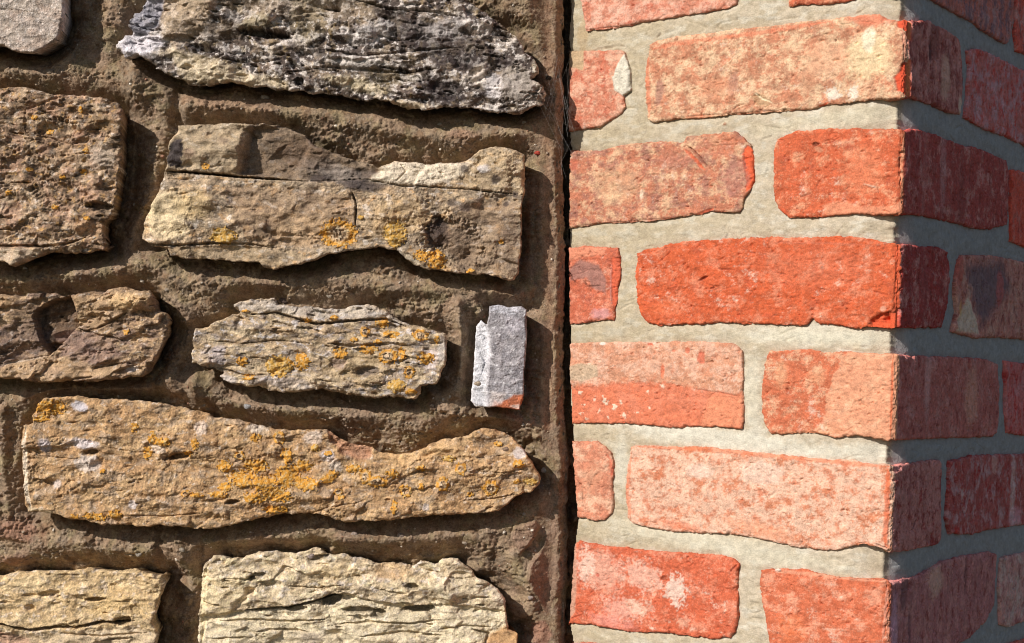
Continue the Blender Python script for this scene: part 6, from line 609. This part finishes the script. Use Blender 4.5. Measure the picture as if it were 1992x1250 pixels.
def backing(name, pts, rgb, mat, parent):   # prism between two heights: pts = ground plan in mm
    pts = list(pts); n = len(pts); V = [(x, y, z) for z in (-EYE * 1000 - 20, 800.0) for x, y in pts]
    F = [[k, (k + 1) % n, n + (k + 1) % n, n + k] for k in range(n)]
    return mesh_obj(name, np.array(V), F, np.repeat(lin(rgb)[None], 2 * n, 0), mat, parent)

def strips():
    # plain mortar round the surveyed patches, and the solid hearts of the walls
    for (x0, x1, z0, z1) in ((-1500, -474, -1262, 800), (-474, 40, 307, 800), (-474, 40, -1262, -311)):
        X, Y = grid(x0, x1, z0, z1, 9.0); x, y = X.ravel(), Y.ravel()
        F, idx, _ = quads(np.ones(X.shape, bool)); x, y = np.minimum(x, x1), np.minimum(y, z1)
        h = -17 + 2 * fbm(x / 34, y / 22, 3, 901)
        col = lin((140, 113, 86))[None] * (1 + .3 * fbm(x / 30, y / 20, 3, 902)[:, None])
        F, V, col = with_sides(F, stone_xyz(x, y, h), col, stone_xyz(x, y, np.full(len(x), -95.0)))
        mesh_obj('mortar', V, F, col, M_MORTAR, stone_wall)
    for (s0, s1, z0, z1) in ((-283, 326, 341, 800), (-270, 326, -1262, -326), (326, 900, -1262, 800)):
        X, Y = grid(s0, s1, z0, z1, 6.0); x, y = np.minimum(X.ravel(), s1), np.minimum(Y.ravel(), z1)
        F, idx, _ = quads(np.ones(X.shape, bool)); AM = A0 - (nL + nR) * 8
        h = 5 + .5 * fbm(x / 22, y / 16, 3, 1201)
        col = lin((214, 205, 180))[None] * GJ * (1 + .1 * fbm(x / 30, y / 20, 3, 902)[:, None])
        F, V, col = with_sides(F, wrap(x, y, h * (1 - .95 * np.exp(-(x / 9.0) ** 2)), AM, 2.5), col, wrap(np.where(np.abs(x) < 70, np.sign(x + 1e-6) * 70, x), y, np.full(len(x), -60.0), AM, 2.5))
        mesh_obj('mortar', V, F, col, M_LIME, brick_wall)
strips()

def more_stones():
    rnd = random.Random(11)
    tones = [(176, 152, 116), (158, 130, 96), (188, 168, 130), (150, 138, 122), (120, 108, 94)]
    meshes = {}
    def put(x0, x1, z0, z1):
        L, H = round((x1 - x0) / 30) * 30, round((z1 - z0) / 12) * 12
        k = (L, H, rnd.randrange(2))
        if k not in meshes: meshes[k] = rounded_block(L, H, 95, len(meshes) + 3, tones[len(meshes) % 5], 4, M_STONE, 'stone')
        o = bpy.data.objects.new('stone', meshes[k])
        o.location = Vector(((x0 + x1) / 2000, YW / 1000, (z0 + z1) / 2000 + EYE)) - stone_wall.location
        link(o, stone_wall)
    def course(xa, xb, z0, z1):
        x = xa
        while x < xb - 40:
            w = min(rnd.uniform(90, 260), xb - x)
            if xb - x - w < 60: w = xb - x
            put(x, x + w - 22, z0, z1); x += w
    z = -1240
    while z < 780:
        H = rnd.uniform(62, 96)
        if z > -325 - H and z < 318:
            if z < -325: H = max(40, -333 - z)
            if z + 24 > 318: z = 318; continue
            course(-1460, -486, z, z + H - 20)
        else: course(-1460, 36, z, z + H - 20)
        z += H
more_stones()

def more_bricks():
    tones = [(236, 112, 74), (228, 140, 106), (214, 92, 62), (240, 160, 126)]
    me = {(L, k): rounded_block(L, 63, 55, 40 + k + L, tones[k], 1.0, M_BRICK, 'brick') for L in (103, 216) for k in range(4)}
    rnd = random.Random(5)
    def put(face, s0, L, zc):
        o = bpy.data.objects.new('brick', me[(L, rnd.randrange(4))]); s = s0 + L / 2
        d, n = (dL, nL) if face == 'l' else (dR, nR)
        p = A0 + d * s
        o.location = Vector((p[0] / 1000, p[1] / 1000, zc / 1000 + EYE)) - brick_wall.location
        o.rotation_euler = (0, 0, math.atan2(-dL[1], -dL[0]) if face == 'l' else math.atan2(dR[1], dR[0]))
        link(o, brick_wall)
    for k in range(-6, 19):
        zc = Z0 - GAUGE * (k - .5)
        if zc > 775 or zc < -1245: continue
        seen = -1 < k < 8
        if not seen:
            if k % 2: put('l', 1, 216, zc); put('r', 1, 103, zc); s = 115
            else: put('l', 1, 103, zc); put('l', 115, 103, zc); put('r', 1, 216, zc); s = 228
        else: s = 424 if k % 2 == 0 else 424
        while s < 880:
            L = 216 if (s // 10 + k) % 2 else 103
            if s + L > 890: break
            put('r', s, L, zc); s += L + 11
more_bricks()

# ------------------------------------------------------------------ cobweb strung across the gap between the two walls
def cobweb():
    rnd = random.Random(3); P = [np.array([x / 1000, YW / 1000 - .004, z / 1000 + EYE]) for x, z in WEB]
    V, F = [], []
    def thread(a, b, r, sag):
        n = 7; base = len(V)
        for i in range(n + 1):
            t = i / n; c = a * (1 - t) + b * t + np.array([0, .002 * math.sin(5 * t), -sag * math.sin(math.pi * t)])
            for q in range(3): V.append((c[0] + r * math.cos(q * 2.094), c[1] + r * math.sin(q * 2.094), c[2] + r * .5 * math.sin(q * 2.094 + 1)))
        for i in range(n):
            for q in range(3): F.append((base + i * 3 + q, base + i * 3 + (q + 1) % 3, base + i * 3 + 3 + (q + 1) % 3, base + i * 3 + 3 + q))
    for _ in range(26):
        a, b = rnd.sample(P, 2)
        j = lambda: np.array([rnd.uniform(-.006, .006), rnd.uniform(-.004, .014), rnd.uniform(-.008, .008)])
        if np.linalg.norm(a - b) < .055: thread(a + j(), b + j(), rnd.uniform(.000025, .00005), rnd.uniform(0, .004))
    V = np.array(V) * 1000; V[:, 2] -= EYE * 1000
    m = bpy.data.materials.new('spider_silk'); m.use_nodes = True; b = m.node_tree.nodes['Principled BSDF']
    tx = m.node_tree.nodes.new('ShaderNodeTexNoise'); tx.inputs['Scale'].default_value = 300
    rp = m.node_tree.nodes.new('ShaderNodeValToRGB'); rp.color_ramp.elements[0].color = (.45, .43, .4, 1); rp.color_ramp.elements[1].color = (.8, .8, .78, 1)
    m.node_tree.links.new(tx.outputs['Fac'], rp.inputs[0]); m.node_tree.links.new(rp.outputs[0], b.inputs['Base Color']); b.inputs['Roughness'].default_value = .4
    o = mesh_obj('cobweb', V, F, np.ones((len(V), 3)) * .7, m, label='tangle of fine grey cobweb threads in the gap between stones and bricks')
    o['category'] = 'cobweb'
cobweb()
